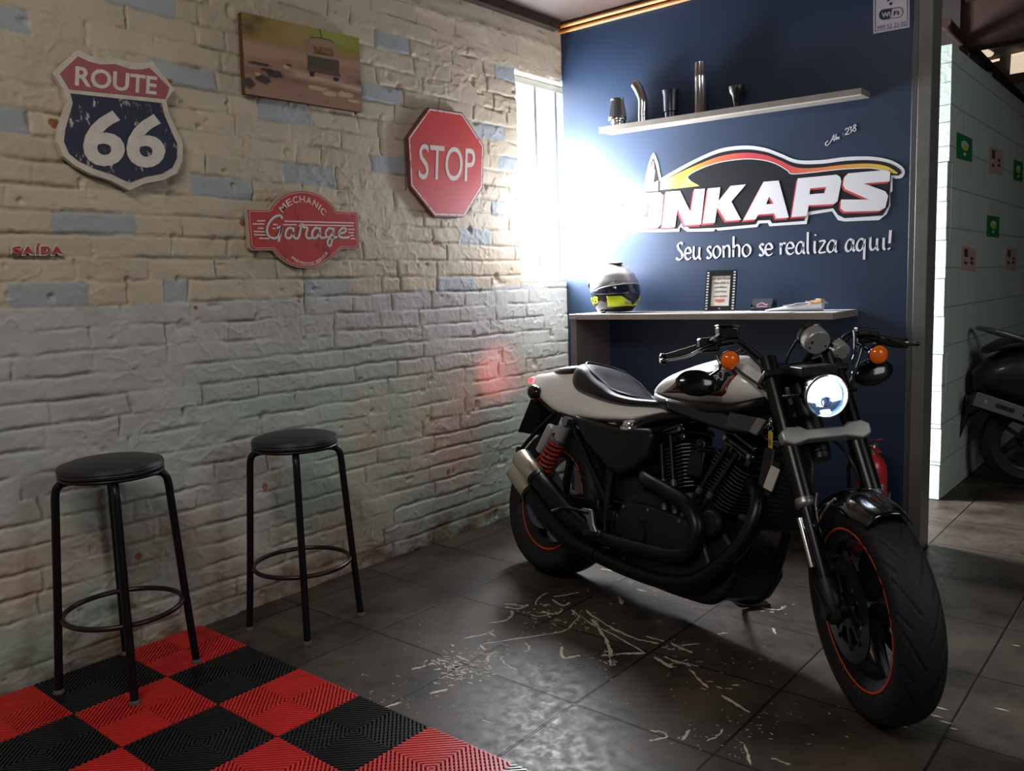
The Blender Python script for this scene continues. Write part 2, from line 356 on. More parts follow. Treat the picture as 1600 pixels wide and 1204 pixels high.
# ---- floor of big dark tiles
def floor_material():
    m = bpy.data.materials.new('dark_floor_tiles'); m.use_nodes = True; nt = m.node_tree; B = nt.nodes['Principled BSDF']
    N = lambda t: nt.nodes.new(t); L = nt.links.new
    tc = N('ShaderNodeTexCoord'); sx = N('ShaderNodeSeparateXYZ'); L(tc.outputs['Object'], sx.inputs[0])
    def M(op, a, b=None):
        n = N('ShaderNodeMath'); n.operation = op
        for i, q in enumerate((a, b)):
            if q is None: continue
            if isinstance(q, (int, float)): n.inputs[i].default_value = q
            else: L(q, n.inputs[i])
        return n.outputs[0]
    ds = []; cells = []
    for out, o0, pitch in ((sx.outputs['X'], 1.475, .449), (sx.outputs['Y'], 1.90, .4385)):
        u = M('DIVIDE', M('SUBTRACT', out, o0), pitch); cells.append(M('FLOOR', u)); f = M('FRACT', u)
        ds.append(M('MULTIPLY', M('MINIMUM', f, M('SUBTRACT', 1.0, f)), pitch))
    d = M('MINIMUM', ds[0], ds[1])
    jr = N('ShaderNodeMapRange'); jr.interpolation_type = 'SMOOTHSTEP'; jr.inputs['From Min'].default_value = .0022; jr.inputs['From Max'].default_value = .0050; L(d, jr.inputs['Value'])
    cb = N('ShaderNodeCombineXYZ'); L(cells[0], cb.inputs[0]); L(cells[1], cb.inputs[1]); wn = N('ShaderNodeTexWhiteNoise'); L(cb.outputs[0], wn.inputs['Vector'])
    n1 = N('ShaderNodeTexNoise'); n1.inputs['Scale'].default_value = 3.2; n1.inputs['Detail'].default_value = 8; n1.inputs['Roughness'].default_value = .62; L(tc.outputs['Object'], n1.inputs['Vector'])
    n2 = N('ShaderNodeTexNoise'); n2.inputs['Scale'].default_value = 30; n2.inputs['Detail'].default_value = 9; n2.inputs['Roughness'].default_value = .7; L(tc.outputs['Object'], n2.inputs['Vector'])
    rp = N('ShaderNodeValToRGB'); e = rp.color_ramp.elements; e[0].position = .33; e[0].color = lin('#231c16'); e[1].position = .70; e[1].color = lin('#574c41'); L(n1.outputs['Fac'], rp.inputs[0])
    sc = N('ShaderNodeVectorMath'); sc.operation = 'SCALE'; L(rp.outputs[0], sc.inputs[0]); L(M('ADD', .86, M('MULTIPLY', wn.outputs['Value'], .28)), sc.inputs['Scale'])
    mx = N('ShaderNodeMix'); mx.data_type = 'RGBA'; mx.inputs[6].default_value = lin('#15120f'); L(sc.outputs[0], mx.inputs[7]); L(jr.outputs[0], mx.inputs[0])
    # small pale specks trodden into the surface
    v = N('ShaderNodeTexVoronoi'); v.inputs['Scale'].default_value = 95; L(tc.outputs['Object'], v.inputs['Vector'])
    n3 = N('ShaderNodeTexNoise'); n3.inputs['Scale'].default_value = 2.3; L(tc.outputs['Object'], n3.inputs['Vector'])
    sp = M('MULTIPLY', M('LESS_THAN', v.outputs['Distance'], M('MULTIPLY', M('SUBTRACT', n3.outputs['Fac'], .45), .55)), .55)
    mx2 = N('ShaderNodeMix'); mx2.data_type = 'RGBA'; L(sp, mx2.inputs[0]); L(mx.outputs[2], mx2.inputs[6]); mx2.inputs[7].default_value = lin('#7d766c'); L(mx2.outputs[2], B.inputs['Base Color'])
    rr = N('ShaderNodeMapRange'); rr.inputs['From Min'].default_value = .3; rr.inputs['From Max'].default_value = .7; rr.inputs['To Min'].default_value = .34; rr.inputs['To Max'].default_value = .64; B.inputs['Specular IOR Level'].default_value = .32; L(n2.outputs['Fac'], rr.inputs['Value']); L(rr.outputs[0], B.inputs['Roughness'])
    hh = M('ADD', jr.outputs[0], M('MULTIPLY', n2.outputs['Fac'], .06)); bp = N('ShaderNodeBump'); bp.inputs['Strength'].default_value = .55; bp.inputs['Distance'].default_value = .003
    L(hh, bp.inputs['Height']); L(bp.outputs[0], B.inputs['Normal'])
    return m
b = MB(); b.box((-.3, -3, -.05), (6.5, 10, 0)); floor = struct(b.build('floor', floor_material()), 'floor of large dark grey tiles')
def scuffs():
    P = crop(560, 860, .4625, lambda x, y: tuple(px_on(x, y, 2, 0)[:2])); fr = lambda u, v, n: (u, v, n)
    S = [[(355, 297), (430, 281), (458, 268)], [(440, 275), (465, 290)], [(410, 318), (520, 300), (680, 275), (722, 250), (748, 215)], [(430, 336), (410, 318)], [(598, 182), (608, 160), (638, 143)],
         [(498, 190), (540, 196), (575, 182)], [(495, 180), (560, 186)], [(515, 202), (520, 218), (495, 236), (443, 244)], [(565, 312), (578, 334), (558, 341)], [(688, 322), (690, 361), (752, 353)],
         [(660, 155), (700, 150), (745, 140)], [(655, 165), (690, 185), (715, 175)], [(620, 205), (665, 215), (690, 200)], [(580, 215), (610, 222), (645, 215)],
         [(720, 200), (790, 248), (870, 288), (968, 346)], [(770, 205), (850, 258), (940, 298), (1012, 312)], [(790, 230), (828, 288), (850, 335), (852, 385)], [(825, 350), (850, 358), (868, 388)], [(870, 349), (970, 346)],
         [(1000, 360), (1060, 396)], [(1030, 358), (1090, 376), (1150, 391)], [(1060, 372), (1120, 385)], [(1058, 312), (1085, 326), (1130, 346)], [(1085, 320), (1155, 314)], [(975, 290), (1035, 306)],
         [(178, 402), (215, 392), (256, 378)], [(255, 372), (310, 400)], [(240, 483), (300, 469)], [(92, 527), (142, 513)], [(530, 583), (566, 578)], [(985, 608), (1028, 614), (1042, 628), (985, 643)],
         [(1178, 641), (1212, 627), (1232, 604)], [(1305, 655), (1326, 722)], [(1398, 702), (1458, 722)], [(1118, 402), (1180, 462)], [(1228, 490), (1322, 546)], [(480, 360), (500, 385), (535, 405)],
         [(410, 345), (440, 350), (465, 340)], [(440, 352), (430, 385)], [(1095, 640), (1120, 605)], [(880, 150), (890, 180)], [(940, 130), (975, 138)], [(820, 62), (860, 68), (900, 82)], [(930, 76), (985, 84)],
         [(1060, 110), (1110, 122), (1150, 142), (1195, 160)], [(1350, 190), (1420, 200), (1432, 188)], [(1400, 262), (1410, 282)], [(1210, 282), (1245, 278)], [(420, 570), (440, 582)]]
    rs = random.Random(3); b = MB()
    def flake(px, py, L, wdt, ang):
        c = np.array(P((px, py))); n = 7; pts = []
        for i in range(n):
            a = 2*PI*i/n; r = .55+.6*rs.random(); q = np.array([math.cos(a)*L*r, math.sin(a)*wdt*r])
            pts.append((c[0]+q[0]*math.cos(ang)-q[1]*math.sin(ang), c[1]+q[0]*math.sin(ang)+q[1]*math.cos(ang)))
        b.prism(pts, fr, -.0004, .0006)
    for s in S:
        p = catmull([P(q) for q in s], 7) if len(s) > 2 else [np.array(P(s[0]))*(1-t)+np.array(P(s[1]))*t for t in np.linspace(0, 1, 8)]
        k = len(p); rings = []; w0 = .0032+.004*rs.random()
        for i in range(k):
            t = nrm(p[min(i+1, k-1)]-p[max(i-1, 0)]); w = w0*(.35+.9*rs.random())*(.5 if i in (0, k-1) else 1); nn = np.array([-t[1], t[0]])*w; j = np.array([rs.gauss(0, .0015), rs.gauss(0, .0015)])
            rings.append([fr(*(p[i]+nn+j), -.0004), fr(*(p[i]-nn+j), -.0004), fr(*(p[i]-nn+j), .0006), fr(*(p[i]+nn+j), .0006)])
        b.loft(rings)
    for cx, cy, sx, sy, n, L in ((320, 385, 55, 24, 70, .014), (380, 415, 45, 25, 30, .012), (640, 205, 70, 28, 40, .011), (760, 235, 60, 30, 26, .010), (440, 345, 50, 20, 22, .009), (900, 95, 80, 30, 20, .009), (1110, 130, 60, 18, 26, .008),
                                 (1400, 195, 30, 14, 12, .010), (845, 365, 18, 16, 14, .011), (1075, 322, 25, 8, 9, .011), (1220, 460, 25, 12, 8, .011), (1100, 378, 40, 10, 10, .010), (250, 260, 40, 30, 20, .005), (150, 470, 120, 50, 46, .006), (1300, 610, 180, 50, 60, .005), (700, 420, 330, 110, 60, .004), (1250, 330, 120, 70, 30, .005)):
        for _ in range(n): flake(rs.gauss(cx, sx), rs.gauss(cy, sy), L*(.4+rs.random()), L*(.12+.3*rs.random()), rs.gauss(.35, .6))
    Q = lambda x, y: tuple(px_on(x, y, 2, 0)[:2])
    for x, y, L in ((1462, 1118, .02), (1478, 1128, .02), (1588, 1008, .012), (1470, 1106, .02), (1410, 1134, .015), (1490, 1138, .012), (1566, 1108, .02)):
        c = Q(x, y); b.prism([(c[0]-L, c[1]-.002), (c[0], c[1]-.004), (c[0]+L, c[1]+.001), (c[0], c[1]+.004)], fr, -.0004, .0006)
    o = b.build('paint_scuffs', mat('pale_scuff', '#bcb3a5', .7, var=.2, vscale=30), floor, sharp=30)
    o['kind'] = 'stuff'
scuffs()

# ---- dark blue partition with its grey edge
navy = mat('navy_board', '#1b2f4a', .47, var=.10, vscale=3, bump=.03, bscale=9, spec=.55)
greyedge = mat('grey_laminate', '#65635f', .42, var=.12, vscale=14)
b = MB(); b.box((.004, PANEL_Y, 0), (1.838, PANEL_Y+.10, 2.665)); part = struct(b.build('wall_back', navy), 'dark blue partition board carrying the shop lettering')
b = MB(); b.box((1.838, PANEL_Y-.002, 0), (1.862, PANEL_Y+.12, 2.665)); b.build('edge_strip', mat('dark_edge', '#4a4c50', .4), part, bevel=.002)
b = MB(); b.box((1.862, PANEL_Y-.004, 0), (1.916, PANEL_Y+.14, 2.665)); b.build('end_post', greyedge, part, bevel=.003)
oak = mat('orange_wood', '#b9793f', .5, var=.2, vscale=9, bump=.2)
b = MB()
for z_, y_ in ((2.628, .012), (2.650, .034)): b.tube([(-.0, PANEL_Y-y_, z_), (1.93, PANEL_Y-y_, z_-.012)], .011, 10)
struct(b.build('trim_1', oak), 'varnished wood moulding along the top of the partition')

# ---- ceiling boards over the corner, roof with sheets behind
brownw = mat('brown_ceiling', '#2f1e16', .6, var=.2, vscale=5, bump=.2, bscale=20)
b = MB(); b.box((-.1, 2.2, 2.668), (2.05, 4.2, 2.70)); ceil = struct(b.build('ceiling', brownw), 'brown board ceiling above the corner')
b = MB(); b.box((-.1, -3, 3.25), (2.05, 2.2, 3.30)); b.box((-.1, 2.19, 2.668), (2.05, 2.23, 3.27)); b.box((2.0, -3, 3.4), (6.5, 3.6, 3.45)); b.build('ceiling_panel', brownw, ceil)
b = MB(); b.box((.0, 2.25, 2.62), (.05, 3.86, 2.668)); struct(b.build('trim_2', mat('dark_wood', '#37281f', .6, var=.2)), 'dark wooden batten at the head of the brick wall')
darkroof = mat('roof_wood', '#38211a', .65, var=.3, vscale=6, bump=.3, bscale=15)
def corr(name, poly, z, m, parent=None):
    """corrugated sheet under the roof: waves run across x"""
    x0, x1, y0, y1 = poly; n = 60; b = MB(); rings = []
    for k in range(n+1):
        x = x0+(x1-x0)*k/n; zz = z+.02*math.sin(x*2*PI/.16); rings.append([(x, y0, zz), (x, y1, zz), (x, y1, zz+.006), (x, y0, zz+.006)])
    b.loft(rings); return b.build(name, m, parent, sharp=80)
roof = struct(corr('ceiling_roof', (-.2, 6.5, 4.2, 9.65), 3.04, mat('dark_sheet', '#3a2c24', .7)), 'corrugated roof above the workshop behind')
sky = bpy.data.materials.new('skylight'); sky.use_nodes = True; B_ = sky.node_tree.nodes['Principled BSDF']
B_.inputs['Base Color'].default_value = lin('#d8c4a8'); B_.inputs['Emission Color'].default_value = lin('#f1d9bd'); B_.inputs['Emission Strength'].default_value = .75
fz = lambda u, v, n: (u, v, 3.018-n)
for q in (((1455, -6), (1470, -6), (1470, 30), (1455, 36)), ((1500, 78), (1516, 77), (1530, 89), (1516, 91)), ((1521, 74), (1536, 72), (1553, 82), (1549, 86), (1540, 88)),
          ((1580, 85), (1602, 80), (1602, 110), (1578, 114)), ((1535, 6), (1546, 15), (1600, -10), (1560, -10)), ((1544, 95), (1562, 91), (1562, 92.5), (1545, 97))):
    lp = [tuple(px_on(x, y, 2, 3.018)[:2]) for x, y in q]; b = MB(); b.prism(lp, fz, 0, .012); b.build('skylight_sheet', sky, roof)
b = MB(); b.box((1.60, 5.30, 2.455), (6.4, 5.42, 2.70)); struct(b.build('trim_3', darkroof, bevel=.004), 'heavy brown roof beam crossing above the block wall')
b = MB(); b.box((1.635, 5.27, 2.42), (1.725, 5.37, 3.05)); struct(b.build('trim_4', mat('dark_rafter', '#2b2220', .7)), 'dark wooden post standing on the block wall')
b = MB(); b.tube([(1.745, 4.86, 2.50), (1.735, 6.2, 2.475), (1.70, 8.6, 2.46)], .028, 10); struct(b.build('trim_5', darkroof), 'round pole lying along the top of the block wall')
rs = random.Random(5); b = MB()
for k in range(16): b.ball((1.70+.05*rs.random(), 5.3+.2*k, 2.43), (.035, .07, .025+.02*rs.random()), n=8, k=6)
struct(b.build('trim_6', mat('dark_mortar', '#2c2723', .9)), 'rough dark mortar along the top of the block wall')
# ---- block wall behind the partition
def block_material():
    m = bpy.data.materials.new('painted_blocks'); m.use_nodes = True; nt = m.node_tree; B = nt.nodes['Principled BSDF']; N = nt.nodes.new; L = nt.links.new
    tc = N('ShaderNodeTexCoord'); sp = N('ShaderNodeSeparateXYZ'); L(tc.outputs['Object'], sp.inputs[0]); cb = N('ShaderNodeCombineXYZ'); L(sp.outputs['Y'], cb.inputs[0]); L(sp.outputs['Z'], cb.inputs[1])
    br = N('ShaderNodeTexBrick'); br.inputs['Scale'].default_value = 1; br.inputs['Brick Width'].default_value = .40; br.inputs['Row Height'].default_value = .21; br.inputs['Mortar Size'].default_value = .004; br.inputs['Mortar Smooth'].default_value = .6
    br.inputs['Color1'].default_value = lin('#c3cfc6'); br.inputs['Color2'].default_value = lin('#bccac0'); br.inputs['Mortar'].default_value = lin('#9aa59c'); L(cb.outputs[0], br.inputs['Vector'])
    n = N('ShaderNodeTexNoise'); n.inputs['Scale'].default_value = 45; n.inputs['Detail'].default_value = 6; L(tc.outputs['Object'], n.inputs['Vector'])
    a = N('ShaderNodeMath'); a.operation = 'MULTIPLY_ADD'; L(br.outputs['Fac'], a.inputs[0]); a.inputs[1].default_value = -1.2; L(n.outputs['Fac'], a.inputs[2])
    bp = N('ShaderNodeBump'); bp.inputs['Strength'].default_value = .6; bp.inputs['Distance'].default_value = .006; L(a.outputs[0], bp.inputs['Height']); L(bp.outputs[0], B.inputs['Normal'])
    L(br.outputs['Color'], B.inputs['Base Color']); B.inputs['Roughness'].default_value = .6
    return m
XB = 1.772
def block_wall():
    b = MB(); rs = random.Random(9); bmat = block_material()
    b.box((XB-.15, 4.98, 0), (XB, 9.6, 2.40))
    z = 0
    for k in range(12):                                       # the end blocks, each a little out of line
        h = .20 if k else .19; e = rs.uniform(-.006, .006); t = rs.uniform(-.004, .004)
        b.box((XB-.15+t, 4.90+e, z+.002), (XB+t, 5.0, min(2.40, z+h+.003))); z += h+.002
    o = struct(b.build('wall_right', bmat, bevel=.003), 'pale green painted block wall end behind the partition'); return o
block_wall()
b = MB(); b.box((-.2, -3.1, 0), (6.5, -3, 3.5)); struct(b.build('wall_front', mat('shop_wall', '#8f887c', .8)), 'added plain wall behind the viewer, closing the room to outdoor light')  # unseen wall, added so the bright world does not flood in
b = MB(); b.box((6.4, -3, 0), (6.5, 3.4, 3.5)); struct(b.build('wall_side', mat('shop_wall', '#8f887c', .8)), 'added plain wall at the far right, keeping outdoor light out')  # likewise added out of view to block world light from the right
b = MB(); b.box((2.05, 3.6, 3.0), (6.5, 4.3, 3.5)); b.box((-.25, 3.9, 2.66), (2.1, 4.2, 3.5)); b.box((-.25, 4.1, 2.36), (-.2, 9.7, 3.5)); b.box((-.25, 4.56, 0), (-.2, 9.7, 2.4)); b.box((-.25,-3,2.6),(-.1,4.2,3.5)); struct(b.build('wall_upper', mat('shop_wall', '#8f887c', .8)), 'wall above and behind the partition')
b = MB(); b.box((-.2, 9.6, 0), (6.5, 9.7, 3.4)); b.box((6.4, 3.4, 0), (6.5, 9.7, 3.4)); struct(b.build('wall_far', mat('dim_wall', '#2c2824', .8, var=.2)), 'dim far wall of the workshop')
# ================================================================== SIGNS AND LETTERING
white_s = mat('sign_white', '#d9d2c6', .5, var=.10, vscale=25)
# ---- route shield
def route():
    P = crop(0, 0, .375, wl); fr = fr_wall(.012)
    t = thing('road_sign', 'shield shaped ROUTE 66 sign, worn, at the left of the brick wall', 'sign')
    outer = [(322, 208), (217, 305), (262, 372), (280, 430), (245, 530), (238, 590), (262, 650), (310, 690), (380, 727), (460, 752), (537, 793), (600, 765), (680, 750), (735, 722), (758, 670), (760, 600), (735, 545), (702, 470), (690, 420), (724, 372), (632, 256), (590, 264), (545, 262), (475, 240), (415, 243), (370, 232)]
    c = np.mean(outer, 0); ins = lambda k: [tuple(c+(np.array(q)-c)*k) for q in outer]
    fill('shield', [[P(q) for q in outer]], fr, 0, .022, mat('worn_white', '#cfc4b5', .5, var=.12, vscale=20), t)
    cut = lambda pts, top: pts
    red = [(322, 236), (246, 308), (286, 373), (687, 413), (703, 366), (620, 283), (590, 290), (545, 290), (475, 268), (415, 270), (370, 258)]
    blu = [(291, 390), (301, 430), (270, 540), (264, 590), (285, 640), (325, 672), (390, 703), (465, 727), (537, 762), (600, 738), (672, 724), (715, 698), (734, 660), (735, 600), (712, 550), (680, 475), (670, 430)]
    wm = lambda n, c1, c2: worn(n, c1, c2)
    fill('red_field', [[P(q) for q in red]], fr, .021, .0235, worn('worn_red', '#a5595c', '#cbbcae', .645), t)
    fill('blue_field', [[P(q) for q in blu]], fr, .021, .0235, worn('worn_blue', '#2c2f45', '#c4b9ad', .615), t)
    text('lettering', 'ROUTE', P((308, 358)), P((648, 397)), P((312, 276)), fr, .0230, .0250, white_s, t, .022)
    text('lettering', '66', P((338, 690)), P((680, 702)), P((352, 452)), fr, .0230, .0250, white_s, t, .03, space=1.0)
def worn(n, c1, c2, th, scale=16):
    if n in MATS: return MATS[n]
    m = mat(n, c1, .5); nt = m.node_tree; B = nt.nodes['Principled BSDF']; N = nt.nodes.new; L = nt.links.new
    tc = N('ShaderNodeTexCoord'); mp = N('ShaderNodeMapping'); mp.inputs['Scale'].default_value = (1, 1.6, .8); L(tc.outputs['Object'], mp.inputs[0])
    a = N('ShaderNodeTexNoise'); a.inputs['Scale'].default_value = scale; a.inputs['Detail'].default_value = 9; a.inputs['Roughness'].default_value = .72; L(mp.outputs[0], a.inputs['Vector'])
    r = N('ShaderNodeMapRange'); r.inputs['From Min'].default_value = th-.04; r.inputs['From Max'].default_value = th; L(a.outputs['Fac'], r.inputs['Value'])
    x = N('ShaderNodeMix'); x.data_type = 'RGBA'; x.inputs[6].default_value = lin(c1); x.inputs[7].default_value = lin(c2); L(r.outputs[0], x.inputs[0]); L(x.outputs[2], B.inputs['Base Color'])
    return m
route()
# ---- stop sign
def stop():
    P = crop(360, 140, .2875, wl); fr = fr_wall(.012)
    t = thing('stop_sign', 'red octagonal STOP sign near the window', 'sign')
    oc = [(1078, 96), (1258, 124), (1376, 303), (1369, 532), (1270, 694), (1108, 689), (976, 524), (962, 258)]; c = np.mean(oc, 0); k = lambda s: [P(tuple(c+(np.array(q)-c)*s)) for q in oc]
    fill('plate', [k(1.0)], fr, 0, .020, mat('rusty_edge', '#7a3a38', .5, var=.25, vscale=30), t)
    fill('border', [k(.975), k(.945)], fr, .019, .0215, worn('worn_border', '#d8cfc6', '#b0564f', .60, 40), t)
    fill('red_field', [k(.945)], fr, .019, .0210, worn('stop_red', '#c2423e', '#7d3a38', .70, 9), t)
    text('lettering', 'STOP', P((1018, 487)), P((1322, 502)), P((1024, 293)), fr, .0205, .0225, worn('worn_letters', '#d8d0c6', '#b8625a', .66, 40), t, .004)
stop()
# ---- garage sign
def garage():
    P = crop(380, 290, .11875, wl); fr = fr_wall(.010)
    t = thing('garage_sign', 'red round topped Mechanic Garage sign below the van picture', 'sign')
    def shape(g):
        q = [(62-g, 318-g), (335-g*.4, 322-g)]
        for a in np.linspace(203, 337, 26): q.append((800+(478+g)*math.cos(R_(a)), 513+(440+g)*math.sin(R_(a))*1.0+28*math.cos(R_(a))))
        q += [(1255+g*.4, 347-g), (1500+g, 357-g), (1520+g, 815+g), (1295+g*.3, 818+g)]
        for a in np.linspace(38, 144, 26): q.append((830+(470+g)*math.cos(R_(a)), 620+(450+g)*math.sin(R_(a))*1.0))
        q += [(400-g*.3, 835+g), (140-g, 838+g), (100-g, 800+g)]
        return q
    fill('plate', [[P(q) for q in shape(14)]], fr, 0, .018, mat('sign_grey_rim', '#b9a99c', .45), t)
    fill('red_field', [[P(q) for q in shape(0)]], fr, .0175, .0195, worn('garage_red', '#b8403a', '#8e3230', .62, 12), t)
    sm = mat('sign_pink_white', '#ead9d2', .5)
    strokes('outline', [[P(q) for q in shape(-18)+[shape(-18)[0]]]], .0016, fr, .0190, .0200, sm, t, smooth=0)
    ln = [((185, 462), (290, 462)), ((125, 502), (280, 504)), ((195, 559), (270, 560)), ((140, 602), (285, 606)), ((145, 643), (300, 648)), ((210, 690), (340, 695)),
          ((545, 467), (1460, 490)), ((525, 511), (705, 514)), ((805, 517), (1450, 528)), ((390, 510), (450, 512)), ((385, 562), (425, 563)), ((1380, 575), (1465, 576)), ((1385, 616), (1455, 617)), ((1410, 656), (1455, 657)), ((1418, 696), (1475, 697))]
    strokes('speed_lines', [[P(a), P(b)] for a, b in ln], .0048, fr, .0190, .0202, mat('speed_line_white', '#ecdcd6', .5), t, smooth=0)
    G = [[(512, 440), (500, 402), (455, 392), (392, 425), (335, 500), (312, 590), (335, 660), (400, 692), (455, 672), (490, 600), (498, 540)], [(440, 555), (500, 548), (490, 640), (462, 735)],
         [(650, 565), (600, 555), (560, 610), (565, 680), (620, 682), (655, 610)], [(662, 550), (655, 650), (680, 688), (725, 685), (748, 600), (768, 515)], [(735, 540), (765, 505), (790, 520), (795, 548), (845, 555), (825, 640), (845, 688), (905, 684)],
         [(1000, 565), (950, 555), (908, 610), (915, 680), (965, 682), (1003, 610)], [(1012, 550), (1005, 650), (1030, 684), (1085, 680)], [(1175, 570), (1125, 560), (1085, 610), (1095, 672), (1140, 672), (1178, 610)],
         [(1188, 555), (1175, 680), (1150, 785), (1118, 780), (1112, 720), (1160, 685), (1240, 675)], [(1255, 630), (1330, 612), (1352, 575), (1310, 558), (1262, 600), (1262, 660), (1310, 684), (1400, 676)]]
    strokes('script_shadow', [[P((x-3, y+6)) for x, y in s] for s in G], .0128, fr, .0190, .0200, mat('script_shadow', '#84746f', .5), t)
    strokes('script', [[P(q) for q in s] for s in G], .0084, fr, .0195, .0212, mat('script_white', '#dcd6d2', .45), t)
    def arc(word, c, r, a0, a1, h, wid, up=True, bold=.01):
        wt = [dict(I=.42, M=1.25, J=.8).get(q, .55 if q == ' ' else 1.0) for q in word]; tot = sum(wt); acc = 0
        for ch, w1 in zip(word, wt):
            a = R_(a0+(a1-a0)*(acc+w1/2)/tot); acc += w1
            if ch == ' ': continue
            d = np.array([math.cos(a), math.sin(a)]); s = 1 if up else -1
            tt = np.array([d[1], -d[0]])*s; nn = d*s; p = np.array(c)+d*r; w_ = wid*(.22 if ch == 'I' else w1)
            text('lettering', ch, p-tt*w_/2, p+tt*w_/2, p-tt*w_/2+nn*h, fr, .0190, .0202, sm, t, bold)
    cx, cz = P((800, 590)); r0 = P((800, 80))[1]-cz
    arc('MECHANIC', (cx+.002, cz-.012), r0*.80, 143, 36, .026, .026)
    arc('PREVENTIVE SERVICE', (cx+.010, cz-.006), r0*.86, 233, 322, .0125, .0105, False)
garage()
# ---- canvas print of a van on a forest road
def canvas():
    P = crop(370, 10, .14124, wl); fr = fr_wall(.010)
    t = thing('canvas_picture', 'tilted canvas photo print of an old van on a brown road', 'picture')
    q00, q10, q01, q11 = [np.array(P(q)) for q in ((85, 968), (1378, 1172), (38, 62), (1338, 352))]
    def uv(u, v): return tuple((1-u)*(1-v)*q00+u*(1-v)*q10+(1-u)*v*q01+u*v*q11)
    b = MB(); b.prism([tuple(q00), tuple(q10), tuple(q11), tuple(q01)], fr, 0, .026); b.build('frame', mat('canvas_side', '#5d4026', .7), t, bevel=.002)
    NU, NV = 150, 100; U, V = np.meshgrid(np.linspace(0, 1, NU), np.linspace(0, 1, NV), indexing='ij')
    L3 = lambda c: np.array(lin(c)[:3])
    def sm(a, b, x): t = np.clip((x-a)/(b-a), 0, 1); return (t*t*(3-2*t))[..., None]
    C = np.zeros((NU, NV, 3))+L3('#9a7560'); n = fbm(U*3, V*7, 5); n2 = fbm(U*9, V*22, 6)
    C = C*(1-sm(.60, .80, V+.12*(n-.5)))+(L3('#8d7a35')*(.75+.5*n[..., None]))*sm(.60, .80, V+.12*(n-.5))          # blurred woods above
    g = np.exp(-((U-.78)/.25)**2-((V-.93)/.12)**2)[..., None]*.8; C = C*(1-g)+L3('#93a04a')*g
    g = np.exp(-((U-.42)/.14)**2-((V-.88)/.13)**2)[..., None]*.75; C = C*(1-g)+L3('#a98a68')*g
    for u_, v_, a, b_, s in ((.05, .82, .07, .10, .8), (.13, .95, .05, .05, .7), (.98, .38, .05, .07, .7), (.45, .62, .22, .04, .4)):
        g = np.exp(-((U-u_)/a)**2-((V-v_)/b_)**2)[..., None]*s; C = C*(1-g)+L3('#453028')*g
    g = sm(.44, .52, V-.12*(U-.1)+.05*(n-.5))*(1-sm(.62, .70, V+.05*(n-.5)))*.8; C = C*(1-g)+L3('#ad8b74')*g
    g = np.exp(-((V-(.40-.10*U))/.045)**2)[..., None]*sm(.3, .45, U)*.75; C = C*(1-g)+L3('#c8b193')*g                        # pale strip of road
    g = np.exp(-((V-(.30-.08*U))/.05)**2)[..., None]*.6; C = C*(1-g)+L3('#7a5641')*g
    g = sm(.60, .75, n2)*.35*(1-sm(.45, .6, V)); C = C*(1-g)+L3('#6b4636')*g
    for (u_, v_, a, b_) in ((.03, .14, .05, .07), (.14, .22, .07, .06), (.24, .31, .08, .05), (.12, .40, .10, .025), (.36, .45, .03, .02), (.18, .34, .06, .03)):
        d = ((U-u_)/a)**2+((V-v_)/b_)**2+1.2*(fbm(U*30, V*30, 8)-.5); g = (1-sm(.6, 1.1, d))*.9; C = C*(1-g)+L3('#2c2428')*g
    for (u_, v_, a, b_) in ((.60, .22, .10, .035), (.70, .18, .08, .04), (.85, .20, .08, .04), (.93, .13, .07, .02), (.33, .42, .03, .03), (.1, .27, .03, .03)):
        d = ((U-u_)/a)**2+((V-v_)/b_)**2+1.6*(fbm(U*26, V*26, 9)-.5); g = (1-sm(.5, 1.0, d))*.7; C = C*(1-g)+L3('#d0b48e')*g
    pts = np.array([[fr(*uv(U[i, j], V[i, j]), .0265) for j in range(NV)] for i in range(NU)])
    grid_mesh('print', pts, np.ones((NU-1, NV-1), bool), attr_mat('canvas_print', .65), C, t)
    K = lambda pts: [P(q) for q in pts]
    f2 = lambda n, pts, c, d=.0272: fill(n, [K(pts)], fr, .0266, d, mat('print_'+c[1:], c, .65), t)
    f2('printed_van', [(775, 400), (815, 355), (1020, 385), (1075, 440), (1118, 620), (1140, 770), (1100, 780), (780, 710), (765, 560)], '#9a7a66')
    f2('printed_van_panel', [(772, 545), (1118, 605), (1122, 735), (775, 665)], '#4d4634', .0274)
    f2('printed_van_window', [(832, 440), (1050, 470), (1075, 560), (845, 530)], '#80603f', .0275)
    f2('printed_van_bumper', [(770, 655), (1120, 730), (1140, 785), (770, 715)], '#5c4540', .0276)
    f2('printed_wheel', [(792, 720), (850, 732), (840, 785), (800, 775)], '#262026', .0275)
    f2('printed_wheel', [(1060, 785), (1120, 795), (1112, 835), (1060, 825)], '#262026', .0275)
    strokes('printed_detail', [K(s) for s in ([(805, 348), (900, 352), (1030, 385), (1060, 410)], [(930, 355), (905, 255)], [(835, 445), (885, 500), (935, 530), (1045, 550)], [(920, 460), (905, 510)], [(850, 515), (960, 535)])], .0022, fr, .0270, .0282, mat('print_ink', '#4a3a2c', .7), t)
canvas()
